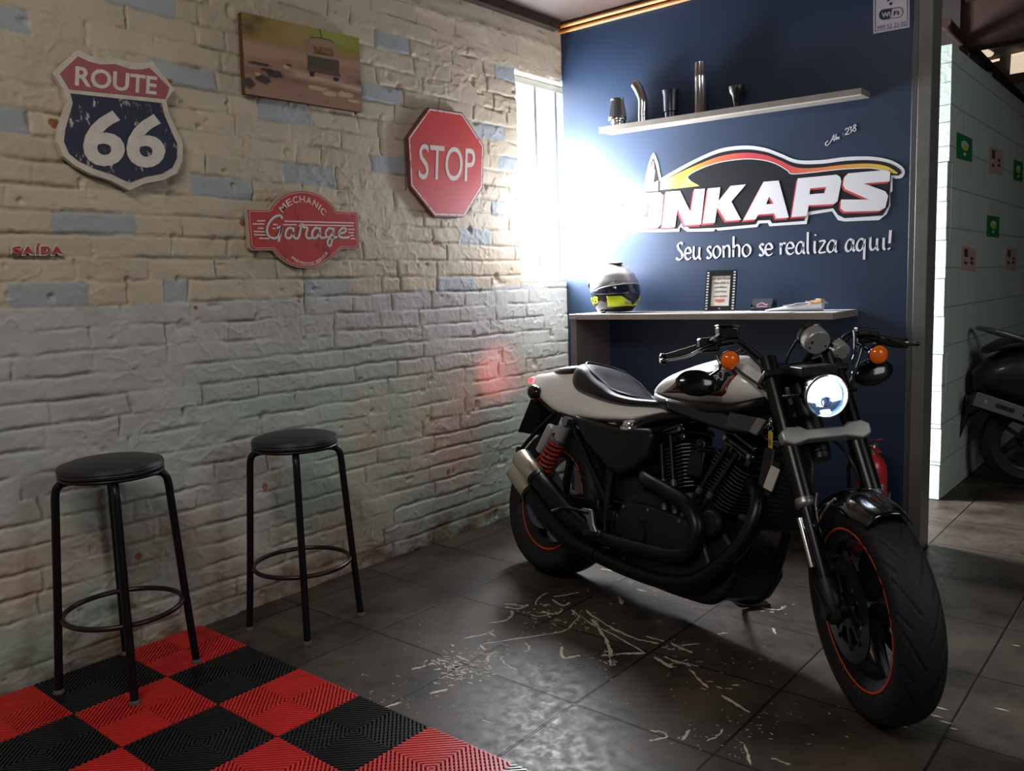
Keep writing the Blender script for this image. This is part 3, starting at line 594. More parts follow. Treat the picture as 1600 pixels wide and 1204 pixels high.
# ---- SAIDA sticker
def saida():
    P = crop(0, 0, .375, wl); fr = fr_wall(.004)
    t = thing('exit_lettering', 'small red SAÍDA letters stuck on the cream bricks', 'lettering')
    x = [(58, 102), (102, 150), (158, 172), (178, 222), (222, 272)]
    for ch, (a, b_) in zip('SAIDA', x):
        p = lambda X, Y: P((X, Y)); text('backing', ch, p(a-3, 1064), p(b_+2, 1062), p(a-3, 1020), fr, .0, .006, mat('sticker_white', '#cfc4b8', .4), t, .10)
        text('lettering', ch, p(a+3, 1058), p(b_-3, 1055), p(a+3, 1026), fr, .0055, .0085, mat('sticker_red', '#b3303a', .4), t, .03)
    strokes('accent', [[P((166, 1022)), P((174, 1014))]], .004, fr, .0055, .0085, mat('sticker_red', '#b3303a', .4), t, smooth=0)
saida()
# ---- the shop's logo on the partition
def logo():
    fr = fr_panel(PANEL_Y); A = crop(960, 180, .30, pl); Bc = crop(1020, 160, .2625, pl)
    t = thing('shop_logo', 'large car shaped lettered logo sticker on the blue partition', 'logo')
    wh = mat('vinyl_white', '#e4e4ea', .4); bk = mat('vinyl_black', '#15171f', .4); rd = mat('vinyl_red', '#c8414a', .4)
    top = [(245, 328), (330, 278), (450, 216), (560, 173), (680, 158), (780, 169), (860, 197), (955, 233), (1080, 233), (1200, 218), (1330, 215), (1430, 231), (1492, 262), (1513, 292), (1500, 324), (1468, 330), (1450, 324)]
    out = catmull([(180, 250), (205, 196), (228, 245)], 4)+catmull(top, 5)+[(1448, 395), (1436, 405), (1438, 470), (1418, 515), (1378, 546), (1200, 553), (1165, 546), (1135, 500), (1012, 520), (1002, 566), (808, 578), (800, 561), (757, 563), (744, 582), (540, 600), (528, 590), (520, 604), (380, 606), (345, 580), (338, 606), (80, 610), (50, 595), (58, 430), (85, 405), (155, 400), (162, 330)]
    fill('outline', [[A(q) for q in out]], fr, 0, .0012, wh, t)
    tb = [(250, 345), (340, 292), (452, 234), (562, 192), (680, 178), (780, 189), (858, 216), (952, 252), (1080, 253), (1200, 238), (1330, 234), (1424, 248), (1480, 275), (1496, 298), (1480, 314)]
    blk = [(185, 270), (203, 222), (218, 260), (236, 345)]+catmull(tb, 5)+[(1442, 312), (1430, 470), (1398, 522), (1200, 536), (1166, 520), (1140, 484), (1000, 504), (990, 550), (822, 563), (812, 546), (748, 548), (735, 568), (540, 586), (395, 592), (350, 560), (330, 590), (80, 596), (72, 440), (165, 400)]
    fill('black_field', [[A(q) for q in blk]], fr, .0011, .0018, bk, t)
    T = catmull([(243, 352), (340, 300), (452, 250), (562, 211), (680, 195), (780, 205), (860, 233), (950, 272), (1060, 273), (1200, 257), (1330, 252), (1420, 266), (1478, 300)], 8)
    Bt = catmull([(238, 388), (330, 380), (440, 368), (385, 330), (400, 300), (470, 268), (560, 241), (680, 226), (770, 231), (840, 250), (900, 282), (925, 303), (1010, 298)], 8)
    # stripe printed from yellow through orange and red back to yellow
    X = np.linspace(240, 1476, 110); ti = lambda L, x: float(np.interp(x, [q[0] for q in L], [q[1] for q in L]))
    low = [(240, 388), (330, 380), (372, 325), (400, 302), (470, 268), (560, 241), (680, 226), (770, 231), (840, 250), (900, 284), (925, 303), (1010, 298), (1090, 289), (1200, 278), (1330, 273), (1400, 284), (1455, 304), (1478, 304)]
    pts = np.zeros((110, 2, 3)); cl = np.zeros((110, 2, 3)); cx = [240, 330, 420, 560, 700, 900, 980, 1150, 1330, 1476]; cc = [lin(c)[:3] for c in ('#f6dd8a', '#f2bd4a', '#e9933c', '#da6440', '#c94450', '#c8494d', '#d9664a', '#df8b42', '#dcae3e', '#dcd04e')]
    for i, x in enumerate(X):
        for j, L in enumerate((T, low)):
            pts[i, j] = fr(*A((x, ti(L, x))), .0024)
            cl[i, j] = [np.interp(x, cx, [c[k] for c in cc]) for k in range(3)]
    stripe = attr_mat('vinyl_stripe', .4)
    o = grid_mesh('stripe', pts, np.ones((109, 1), bool), stripe, cl, t)
    fill('stripe_nose', [[A(q) for q in ((245, 352), (330, 325), (380, 322), (404, 345), (445, 368), (330, 381), (238, 389))]], fr, .0018, .0023, mat('vinyl_yellow', '#f2c86a', .4), t)
    strokes('stripe_line', [[A(q) for q in ((400, 345), (382, 326), (402, 303), (470, 270), (560, 243), (680, 228), (770, 233), (840, 252), (900, 286), (925, 305), (1010, 300), (1090, 291), (1200, 280), (1330, 275), (1400, 286))]], .004, fr, .0018, .0028, wh, t)
    fl = [[(175, 300), (203, 232), (214, 290), (205, 350), (230, 340), (228, 395), (165, 395), (162, 340)]]
    fill('flame', [[A(q) for q in fl[0]]], fr, .0018, .0024, mat('vinyl_flame', '#ecdcae', .4), t)
    strokes('flame_line', [[A(q) for q in s] for s in ([(203, 232), (185, 290), (170, 330)], [(212, 262), (205, 310), (190, 350)], [(228, 330), (205, 360), (195, 395)])], .0035, fr, .0022, .0030, bk, t)
    let = dict(
        O=[[(-95, 545), (45, 535), (66, 552), (52, 722), (32, 745), (-115, 752), (-135, 732), (-120, 565)], [(-58, 600), (-8, 596), (-18, 682), (-68, 686)]],
        N=[[(80, 532), (165, 526), (228, 655), (250, 517), (313, 513), (289, 726), (192, 731), (150, 630), (135, 742), (58, 746)]],
        K=[[(330, 512), (405, 505), (393, 588), (465, 497), (558, 487), (470, 590), (528, 698), (438, 705), (386, 622), (372, 715), (300, 722)]],
        A=[[(662, 472), (752, 465), (812, 685), (735, 690), (725, 660), (630, 668), (615, 695), (540, 702)], [(695, 560), (722, 603), (676, 606)]],
        P=[[(865, 452), (1095, 430), (1118, 443), (1124, 470), (1102, 588), (1078, 605), (930, 612), (920, 675), (828, 682)], [(940, 512), (1035, 503), (1025, 540), (935, 547)]],
        S=[[(1165, 422), (1390, 402), (1416, 414), (1412, 470), (1258, 482), (1385, 528), (1403, 556), (1386, 626), (1350, 645), (1142, 650), (1120, 630), (1122, 578), (1288, 578), (1148, 516), (1134, 490), (1142, 446)]])
    for ch, lp in let.items():
        fill('letter_edge', [[Bc((x-9, y+11)) for x, y in q] for q in lp], fr, .0017, .0030, rd, t)
        fill('letter', [[Bc(q) for q in lp_] for lp_ in lp], fr, .0029, .0040, wh, t)
logo()
GL = dict(
    e=[[(.08, .5), (.85, .56), (.8, .86), (.5, 1), (.2, .85), (.05, .45), (.2, .1), (.55, 0), (.95, .18)]], u=[[(.05, .95), (.14, 1), (.12, .3), (.25, .03), (.5, .06), (.8, .4)], [(.84, 1), (.8, .15), (1, .0)]],
    s=[[(.85, .88), (.5, 1), (.2, .8), (.4, .58), (.75, .38), (.8, .12), (.45, 0), (.05, .1)]], o=[[(.5, 1), (.12, .75), (.08, .3), (.4, 0), (.82, .25), (.88, .7), (.5, 1)]],
    n=[[(.1, 1), (.14, .0)], [(.12, .6), (.35, .93), (.66, 1), (.84, .75), (.82, 0)]], h=[[(.16, 1.75), (.12, .0)], [(.12, .6), (.35, .93), (.66, 1), (.84, .75), (.82, 0)]],
    r=[[(.16, 1), (.18, 0)], [(.18, .6), (.5, .95), (.92, .93)]], a=[[(.84, .9), (.45, 1), (.12, .6), (.1, .18), (.35, 0), (.65, .2), (.82, .6)], [(.86, 1), (.82, .2), (1.0, .02)]],
    l=[[(.35, 1.8), (.32, .2), (.65, 0)]], i=[[(.45, 1), (.42, .15), (.75, 0)]], j=[], z=[[(.1, .95), (.85, .95), (.1, .05), (.95, .05)]],
    q=[[(.84, .9), (.45, 1), (.12, .6), (.1, .18), (.35, 0), (.65, .2), (.82, .6)], [(.86, 1), (.8, -.75)]],
    S=[[(.9, 1.32), (.6, 1.45), (.25, 1.25), (.35, .92), (.75, .6), (.82, .2), (.4, 0), (0, .15)]], x=[[(.1, 1), (.9, 0)], [(.9, 1), (.1, 0)]])
def slogan():
    fr = fr_panel(PANEL_Y); C = crop(1020, 160, .2625, pl); L = []
    pos = [('S', 140, 44), ('e', 190, 42), ('u', 238, 50), ('s', 320, 34), ('o', 358, 50), ('n', 416, 50), ('h', 474, 50), ('o', 532, 56), ('s', 632, 34), ('e', 668, 48), ('r', 755, 40), ('e', 794, 50), ('a', 850, 56), ('l', 912, 34), ('i', 953, 26), ('z', 986, 46), ('a', 1036, 62), ('a', 1145, 58), ('q', 1210, 60), ('u', 1288, 58), ('i', 1360, 34)]
    t = thing('slogan_lettering', 'white slogan Seu sonho se realiza aqui! under the logo', 'lettering'); wv = mat('vinyl_white', '#e4e4ea', .4)
    for ch, x, w_ in pos:
        base = 936-(x-140)*.0505; G_ = [[C((x+w_*u, base-v*70)) for u, v in s] for s in GL[ch]]
        if ch == 'i' and x < 1000: G_.append([C((x+w_*.55, base-102)), C((x+w_*.65, base-110))])
        strokes('letter', G_, .0086, fr, 0, .0012, wv, t, nib=R_(35))
    strokes('exclamation_mark', [[C((1416, 760)), C((1410, 838))], [C((1404, 866)), C((1409, 874))]], .0098, fr, 0, .0012, wv, t, nib=R_(35))
    L = [[(1044, 228), (1028, 244), (1036, 257), (1058, 236), (1080, 190)], [(1080, 190), (1080, 232)], [(1060, 226), (1082, 216)], [(1093, 188), (1087, 224)], [(1092, 219), (1101, 212), (1096, 207), (1091, 216), (1098, 222)], [(1112, 204), (1103, 209), (1106, 217), (1115, 212)],
         [(1131, 186), (1133, 188)], [(1133, 198), (1135, 200)], [(1146, 165), (1155, 153), (1166, 158), (1160, 175), (1146, 192), (1170, 186)], [(1168, 150), (1183, 146), (1178, 160), (1186, 170), (1175, 182)], [(1205, 132), (1195, 142), (1210, 160), (1200, 172), (1192, 160), (1210, 140), (1203, 130)]]
    t = strokes('verse_lettering', [[C(q) for q in s] for s in L], .0034, fr, 0, .0010, mat('vinyl_white', '#e4e4ea', .4), None)
    tag(t, 'small slanted white handwriting above the logo, at the right', 'lettering')
slogan()
def wifi():
    fr = fr_panel(PANEL_Y); C = crop(1340, 0, .09964, pl)
    t = thing('network_sign', 'small white wireless network plate at the top right of the partition', 'sign')
    q = [pl(1365, 53), pl(1421.5, 43), pl(1421.5, -38), pl(1365, -32)]
    fill('plate', [q], fr, 0, .004, mat('plate_white', '#b9b4bf', .35), t)
    ink = mat('plate_ink', '#1c1f30', .4)
    strokes('border', [[C(p) for p in ((280, -200), (280, 495), (785, 405), (785, -200))]], .0022, fr, .0038, .0046, ink, t, smooth=0)
    pill = lambda x0, x1, y0, y1, sl: [C((x0+(x1-x0)*u, y0+(y1-y0)*v-sl*u)) for u, v in [(.18+.18*math.cos(a), .5+.5*math.sin(a)) for a in np.linspace(PI/2, 1.5*PI, 12)]+[(.82+.18*math.cos(a), .5+.5*math.sin(a)) for a in np.linspace(-PI/2, PI/2, 12)]]
    p = pill(345, 715, 165, 320, 52)
    strokes('badge_outline', [p+[p[0]]], .0024, fr, .0038, .0046, ink, t, smooth=0)
    d = [C((x, y)) for x, y in ((420, 158), (560, 135), (540, 165), (530, 255), (505, 300), (420, 318), (370, 305), (345, 255), (350, 200), (380, 170))]
    fill('badge', [d], fr, .0038, .0045, ink, t)
    text('lettering', 'Wi', C((385, 283)), C((520, 262)), C((382, 205)), fr, .0044, .0052, mat('plate_white', '#b9b4bf', .35), t, .03)
    text('lettering', 'Fi', C((572, 250)), C((655, 237)), C((572, 180)), fr, .0038, .0046, ink, t, .03)
    c = np.array(C((526, 62)))
    fill('dot', [[tuple(c+.0065*np.array([math.cos(a), math.sin(a)])) for a in np.linspace(0, 2*PI, 18, endpoint=False)]], fr, .0038, .0046, ink, t)
    strokes('wave', [[tuple(c+r*np.array([math.cos(a), math.sin(a)])) for a in np.linspace(R_(42), R_(138), 10)] for r in (.018, .031, .044)], .006, fr, .0038, .0046, ink, t, smooth=0)
    text('handwriting', '999 52 25 02', C((315, 478)), C((765, 398)), C((313, 415)), fr, .0038, .0044, mat('pen_ink', '#4a4656', .5), t, .0, .1)
wifi()
# ---- cards on the block wall
def cards():
    fr = lambda u, v, n: (XB+n, u, v); Q = lambda x, y: tuple(px_on(x, y, 0, XB)[1:])
    grn = mat('card_green', '#1f7a45', .5); pnk = mat('card_pink', '#c3a29c', .6); ink = mat('card_ink', '#5a4a4c', .6); yel = mat('card_yellow', '#c9c24a', .5); pale = mat('card_pale', '#c5cfc8', .5)
    for i, (quad, lab) in enumerate((([(1494, 247), (1518, 253), (1518.5, 217), (1494.5, 206)], 'green card nearest the end of the block wall'), ([(1583, 281), (1597, 284), (1597.5, 254), (1583.5, 249)], 'green card at the right edge, beyond a pink note'), ([(1541, 369), (1560, 371), (1561, 339), (1542, 336)], 'lower green card alone between the two rows of notes'))):
        p = [np.array(Q(*q)) for q in quad]; t = thing('green_card', lab+', block wall', 'card', group=None)
        fill('card', [p], fr, .0, .003, grn, t); S = lambda u, v: tuple((1-u)*(1-v)*p[0]+u*(1-v)*p[1]+u*v*p[2]+(1-u)*v*p[3])
        el = lambda cu, cv, a, b_: [S(cu+a*math.cos(k), cv+b_*math.sin(k)) for k in np.linspace(0, 2*PI, 14, endpoint=False)]
        fill('emblem', [el(.5, .58, .24, .20)], fr, .0028, .0038, pale, t); fill('emblem_centre', [el(.5, .50, .20, .12)], fr, .0036, .0046, yel, t); fill('emblem_mark', [el(.5, .24, .10, .07)], fr, .0028, .0038, pale, t)
    for quad, lab in (([(1544, 270), (1566, 273), (1567, 235), (1545, 227)], 'pink printed note between two green cards'), ([(1500, 421), (1524, 424), (1525, 390), (1502, 382)], 'pink printed note low on the wall, nearest its end'), ([(1569, 419), (1587, 423), (1589, 390), (1571, 385)], 'pink printed note low on the wall, farther from its end')):
        p = [np.array(Q(*q)) for q in quad]; t = thing('printed_note', lab+', block wall', 'note')
        S = lambda u, v: tuple((1-u)*(1-v)*p[0]+u*(1-v)*p[1]+u*v*p[2]+(1-u)*v*p[3]); fill('sheet', [p], fr, 0, .0025, pnk, t)
        strokes('print', [[S(.18, .62), S(.42, .62)], [S(.18, .72), S(.42, .73)], [S(.18, .82), S(.42, .83)], [S(.6, .55), S(.8, .55)], [S(.6, .35), S(.8, .35)], [S(.2, .3), S(.4, .3)]], .018, fr, .0024, .0032, ink, t, smooth=0)
cards()
# ================================================================== FURNITURE AND SMALL THINGS
# ---- interlocking ribbed floor tiles, red and black
ORD = ['first', 'second', 'third', 'fourth', 'fifth', 'sixth', 'seventh', 'eighth']
def lattice():
    b = MB(); h = .15; w = .0031
    for sx in (1, -1):
        for sy in (1, -1):
            c = .012
            while c < .295:
                p, q = ((c, 0), (0, c)) if c <= h else ((h, c-h), (c-h, h))
                b.bar((sx*p[0], sy*p[1], .0085), (sx*q[0], sy*q[1], .0085), 2*w, .009); c += .0162
            for d in np.arange(-.13, .14, .022):
                u0 = max(0, d); u1 = min(h, h+d); 
                if u1-u0 < .01: continue
                b.bar((sx*u0, sy*(u0-d), .004), (sx*u1, sy*(u1-d), .004), .004, .006)
    for s in (-1, 1):
        b.box((-h, s*(h-.0015)-.0015, .001), (h, s*(h-.0015)+.0015, .0105)); b.box((s*(h-.0015)-.0015, -h, .001), (s*(h-.0015)+.0015, h, .0105))
    b.box((-h, -.0008, .001), (h, .0008, .0125)); b.box((-.0008, -h, .001), (.0008, h, .0125))
    return b
red_pl = mat('red_plastic', '#c82c27', .42, var=.10, vscale=12); black_pl = mat('black_plastic', '#1a1c1e', .32, var=.2, vscale=14)
proto = {}
def visible(pts):
    for q in pts:
        d = np.array(q)-CAMP; z = d@CF
        if z > .1:
            x = 800+FPX*(d@CR)/z; y = 602-FPX*(d@CU)/z
            if -40 < x < 1640 and -40 < y < 1244: return True
    return False
PX_, PY_ = .3052, .2930
rows = {}
for r in range(4):
    for c in range(7):
        x0 = .014+c*PX_; y1 = 1.536-r*PY_
        if c*1.0+r < 8 and visible([(x0+a*PX_, y1-b_*PY_, 0) for a in (0, .25, .5, .75, 1) for b_ in (0, .25, .5, .75, 1)]):
            red = (r+c) % 2 == 0; k = 'red' if red else 'black'
            if k not in proto: o = lattice().build('mat_tile', red_pl if red else black_pl); proto[k] = o
            else: o = dup(proto[k])
            o.location = (x0+PX_/2, y1-PY_/2, .0005); o.scale = (PX_/.3006, PY_/.3006, 1)
            rw = ['the far edge row', 'the second row', 'the third row', 'the fourth row'][r]
            tag(o, '%s ribbed floor tile, %s from the brick wall in %s' % (k, ORD[c], rw), 'floor tile', 'ribbed floor tiles of the checkered mat')
# ---- bar stools
blk_metal = mat('black_metal', '#14141a', .38, .3); leather = mat('black_vinyl', '#232127', .42, bump=.08, bscale=160); foot_m = mat('pale_foot', '#57524b', .6)
def stool(loc, rz, label, z0, nfeet=4):
    t = thing('bar_stool', label, 'stool', loc, rz, 'black bar stools by the brick wall')
    b = MB(); b.lathe([(0, .680), (.118, .680), (.150, .682), (.155, .688), (.154, .694), (.153, .696), (.156, .700), (.152, .712), (.12, .722), (.06, .728), (0, .729)], n=56); b.build('seat', leather, t, sharp=50)
    b = MB(); b.torus(.150, .0055, (0, 0, .6775), n=56); b.torus(.13, .004, (0, 0, .674), n=48); b.build('seat_rim', blk_metal, t)
    for k in range(nfeet):
        a = k*PI/2; c, s = math.cos(a), math.sin(a); b = MB()
        prof = [(.085, .666), (.12, .665), (.145, .660), (.158, .645), (.163, .62), (.1655, .58)]
        p = catmull([(r*c, r*s, z) for r, z in prof], 4)+[(.186*c, .186*s, .26), (.205*c, .205*s, .0)]
        b.tube(p, .0125, 14); l = b.build('leg', blk_metal, t)
        b = MB(); b.lathe([(.0, .0), (.017, .0), (.0165, .008), (.0135, .012), (0, .012)], (.205*c, .205*s, 0), n=16); b.build('foot_cap', foot_m, l)
    b = MB(); b.torus(.176, .0085, (0, 0, .235), n=64, k=12); b.build('foot_ring', mat('worn_ring', '#3a3031', .32, .6, var=.3, vscale=20), t)
    return t
stool((.222, 1.168, .0135), R_(-22), 'black round bar stool standing on the checkered mat', 0)
stool((.293, 1.808, 0), R_(-35), 'black round bar stool standing on the bare dark floor', 0)

# ---- counter on the partition
grey_oak = mat('grey_oak', '#8f8780', .40, var=.14, vscale=9, bump=.06, bscale=30)
ct = thing('wall_counter', 'narrow grey wood counter fixed to the blue partition', 'counter', (0, PANEL_Y, 0))
CZ = 1.080
b = MB(); b.box((.252, -.33, 1.052), (1.632, -.001, CZ)); b.build('worktop', grey_oak, ct, bevel=.0015)
b = MB(); b.box((.256, -.322, 0), (.292, -.001, 1.0525)); b.build('side_panel', mat('grey_oak_dark', '#6c6663', .45, var=.18, vscale=7), ct, bevel=.001)
sh = thing('wall_shelf', 'long thin grey shelf high on the blue partition, above the logo', 'shelf', (0, PANEL_Y, 0))
fr_s = lambda u, v, n: (u, -n, v)
b = MB(); b.prism([(.325, 2.030), (1.668, 2.004), (1.668, 2.030), (.325, 2.057)], fr_s, .001, .12); b.build('board', grey_oak, sh, bevel=.001)
b = MB(); b.prism([(.325, 2.0265), (1.668, 2.0005), (1.668, 2.0045), (.325, 2.0305)], fr_s, .112, .1205); b.build('lower_edge', mat('pale_edge', '#d8d2c6', .5), sh)
SZ = lambda x: 2.057-(x-.325)*.0201
chrome = mat('chrome', '#e6e6ea', .17, 1.0); steel = mat('brushed_steel', '#b5b5b8', .25, 1.0); darkst = mat('dark_steel', '#4a4b55', .3, .9)
def on_shelf(name, label, cat, x, y=PANEL_Y-.065): return thing(name, label, cat, (x, y, SZ(x)))
t = on_shelf('air_filter', 'small cone air filter with pleats at the left end of the high shelf', 'air filter', .418, 3.845)
b = MB(); rings = []
for z, r in ((.042, .043), (.05, .045), (.118, .034), (.128, .033)):
    rings.append([((r+(.0022 if k % 2 else -.0022))*math.cos(2*PI*k/64), (r+(.0022 if k % 2 else -.0022))*math.sin(2*PI*k/64), z) for k in range(64)])
b.loft(rings); b.build('pleats', mat('filter_grey', '#8e9096', .35, .5), t, sharp=15)
b = MB(); b.lathe([(0, .126), (.033, .126), (.037, .129), (.036, .136), (.028, .139), (0, .139)], n=40); b.build('cap', chrome, t)
b = MB(); b.lathe([(.030, 0), (.031, .02), (.031, .025), (.048, .026), (.049, .036), (.046, .044), (.026, .044), (.026, 0)], n=40, caps=False, closed=True); b.build('collar', chrome, t)
b = MB(); b.torus(.033, .003, (0, 0, .014), n=36); b.box((.028, -.012, .006), (.042, .012, .021)); b.build('clamp', steel, t)
t = on_shelf('bent_pipe', 'bent chrome pipe standing on the high shelf', 'pipe', .558)
b = MB(); p = catmull([(0, 0, 0), (0, 0, .05), (.002, 0, .085), (.0, 0, .12), (-.018, 0, .165), (-.040, 0, .20)], 6); b.tube(p, .0245, 24, caps=False); b.tube(p, .0225, 24, caps=False)
b.build('tube', chrome, t); b = MB(); b.torus(.0245, .002, (0, 0, .03), n=30); b.torus(.0248, .002, (0, 0, .052), n=30); b.build('bead', chrome, t)
t = on_shelf('pipe_sleeve', 'dark flared pipe sleeve between the bent pipe and the tall tube', 'pipe', .722)
b = MB(); b.lathe([(.031, 0), (.0315, .03), (.037, .034), (.039, .115), (.044, .133), (.0445, .137), (.041, .137), (.036, .115), (.028, .03), (.028, 0)], n=40, caps=False, closed=True); b.build('sleeve', darkst, t)
t = on_shelf('straight_pipe', 'tall straight chrome pipe, the tallest thing on the high shelf', 'pipe', .886)
b = MB(); b.lathe([(.033, 0), (.033, .008), (.029, .015), (.0275, .17), (.0285, .178), (.0275, .186), (.0265, .19), (.0265, .245), (.0245, .245), (.0245, 0)], n=40, caps=False, closed=True); b.build('tube', chrome, t)
t = on_shelf('exhaust_cup', 'small dark cup shaped pipe end at the right of the things on the high shelf', 'pipe', 1.075)
b = MB(); b.lathe([(.014, 0), (.013, .022), (.018, .03), (.022, .058), (.034, .075), (.037, .095), (.0375, .103), (.034, .103), (.028, .075), (.012, .05), (.010, 0)], n=36, caps=False, closed=True); b.build('cup', mat('smoked_steel', '#4a4544', .35, .8), t)
# ---- helmet
def helmet():
    t = thing('motorcycle_helmet', 'silver and yellow motorcycle helmet at the left end of the counter', 'helmet', (.428, PANEL_Y-.155, CZ+.0025), R_(-16))
    # x points where the visor looks
    def rings(x0, rr, zc, squ):
        pass
    def shell(z, g=0.):
        # half sizes of the shell at height z
        f = [(.004, .100, .078, -.004), (.03, .122, .100, .002), (.07, .134, .114, .006), (.115, .136, .122, .002), (.16, .130, .120, -.004), (.20, .112, .104, -.010), (.23, .084, .078, -.016), (.25, .048, .045, -.02), (.258, .012, .012, -.022)]
        zs = [q[0] for q in f]
        return [float(np.interp(z, zs, [q[i] for q in f])) for i in (1, 2, 3)]
    def ring(z, n=48, g=0., a0=0, a1=2*PI, end=False):
        a, b_, cx = shell(z); out = []
        for k in np.linspace(a0, a1, n, endpoint=end):
            c, s = math.cos(k), math.sin(k); out.append((cx+(a+g)*c*(1+.05*max(0, c)**3*(z < .11)), (b_+g)*s, z))
        return out
    def band(name, zlo, zhi, a0, a1, g, m, n=40, k=10, th=.003):
        bb = MB(); R1 = []
        for i in range(k+1):
            u = i/k; o_ = []
            for j in range(n+1):
                ang = a0+(a1-a0)*j/n; z = zlo(ang)+(zhi(ang)-zlo(ang))*u; a, b_, cx = shell(z); c, s = math.cos(ang), math.sin(ang)
                o_.append((cx+(a+g)*c*(1+.05*max(0, c)**3*(1 if z < .11 else 0)), (b_+g)*s, z))
            R1.append(o_)
        V = [q for r in R1 for q in r]; F = [(i*(n+1)+j, i*(n+1)+j+1, (i+1)*(n+1)+j+1, (i+1)*(n+1)+j) for i in range(k) for j in range(n)]
        bb.add(V, F); o = bb.build(name, m, t, sharp=60); s_ = o.modifiers.new('solid', 'SOLIDIFY'); s_.thickness = th; s_.offset = 0
        return o
    zz = np.concatenate([np.linspace(.004, .23, 24), [.24, .25, .255, .258]])
    b = MB(); b.loft([ring(z) for z in zz]); b.build('shell', mat('helmet_black', '#1b1d26', .25, coat=.6), t, sharp=60)
    vis_lo = lambda a: .098+.0*a; vis_hi = lambda a: .098+.050*(max(0, math.cos(a*.80)))**.7
    band('upper_shell', lambda a: .104+.048*max(0, math.cos(a*.80))**.7, lambda a: .2575, -PI, PI, .0022, mat('helmet_silver', '#9b9a9c', .30, .3, var=.12, vscale=14, coat=.5), 64, 14)
    band('visor', vis_lo, vis_hi, -1.9, 1.9, .0035, mat('visor_dark', '#1b2438', .08, coat=1.0), 48, 6)
    band('visor_trim', lambda a: vis_hi(a), lambda a: vis_hi(a)+.004, -1.9, 1.9, .0048, mat('helmet_trim', '#cfd0d2', .35), 48, 2)
    yel = mat('helmet_yellow', '#c8dc1e', .35)
    tri = lambda x: max(0, 1-abs(x))
    band('yellow_panel', lambda a: .030+.004*math.cos(a), lambda a: .088-.052*tri(a/.55), -1.15, 1.15, .0030, yel, 60, 6)
    band('chin_vent', lambda a: .090-.050*tri(a/.45), lambda a: .094, -.45, .45, .0042, mat('helmet_vent', '#262a3c', .4), 20, 4)
    band('chin_panel', lambda a: .046, lambda a: .062, -.42, .42, .0036, mat('helmet_silver', '#9b9a9c', .3), 20, 3)
    band('rear_panel', lambda a: .040+.01*math.sin(a*5), lambda a: .082+.008*math.sin(a*6), -3.1, -2.55, .0032, yel, 24, 4)
    fr = lambda u, v, n: (shell(v)[2]+(shell(v)[0]+n)*math.cos(u), (shell(v)[1]+n)*math.sin(u), v)
    text('number', '8', (-2.02, .046), (-1.62, .052), (-1.94, .084), fr, .003, .0062, yel, t, .02)
    text('number', 'X', (-2.46, .044), (-2.08, .046), (-2.40, .080), fr, .003, .0062, yel, t, .02)
    b = MB(); b.ball((-.02, 0, .256), (.075, .040, .016), n=24, k=10); b.build('top_vent', mat('helmet_spoiler', '#54403f', .35, coat=.4), t)
    b = MB(); b.ball((-.125, -.03, .15), (.022, .05, .035), n=18, k=10); b.ball((-.135, 0, .115), (.02, .06, .02), n=18, k=8); b.build('rear_spoiler', mat('helmet_smoke', '#3d3f4b', .3, coat=.5), t)
    for s in (-1, 1):
        b = MB(); b.lathe([(0, 0), (.018, 0), (.017, .006), (0, .008)], (-.02, s*.119, .108), (0, s, 0), 24); b.build('visor_pivot', mat('helmet_vent', '#262a3c', .4), t)
    b = MB(); b.tube(catmull([(-.02, -.08, .012), (.0, -.09, .004), (.02, -.086, .006)], 5), .005, 8); b.build('chin_strap', mat('strap', '#26262c', .7), t)
helmet()
# ---- bare glaring lamp on the partition, beside the window
def lamp():
    t = thing('wall_lamp', 'glaring white bare lamp on the blue partition, above the helmet', 'lamp', (LAMP[0], PANEL_Y-.0012, LAMP[2]))
    MB().lathe([(0, 0), (.040, 0), (.040, .012), (.024, .026), (.020, .055), (0, .055)], (0, 0, 0), (0, -1, 0), 32).build('lamp_socket', mat('socket_white', '#e6e6e6', .5), t)
    MB().ball((0, -.125, 0), .072, n=28, k=18).build('bulb', mat('bulb_glow', '#ffffff', .5, emit='#f3f7ff', estr=LAMP_L), t)
LAMP = (.345, 0, 1.660); LAMP_L = 145.
lamp()
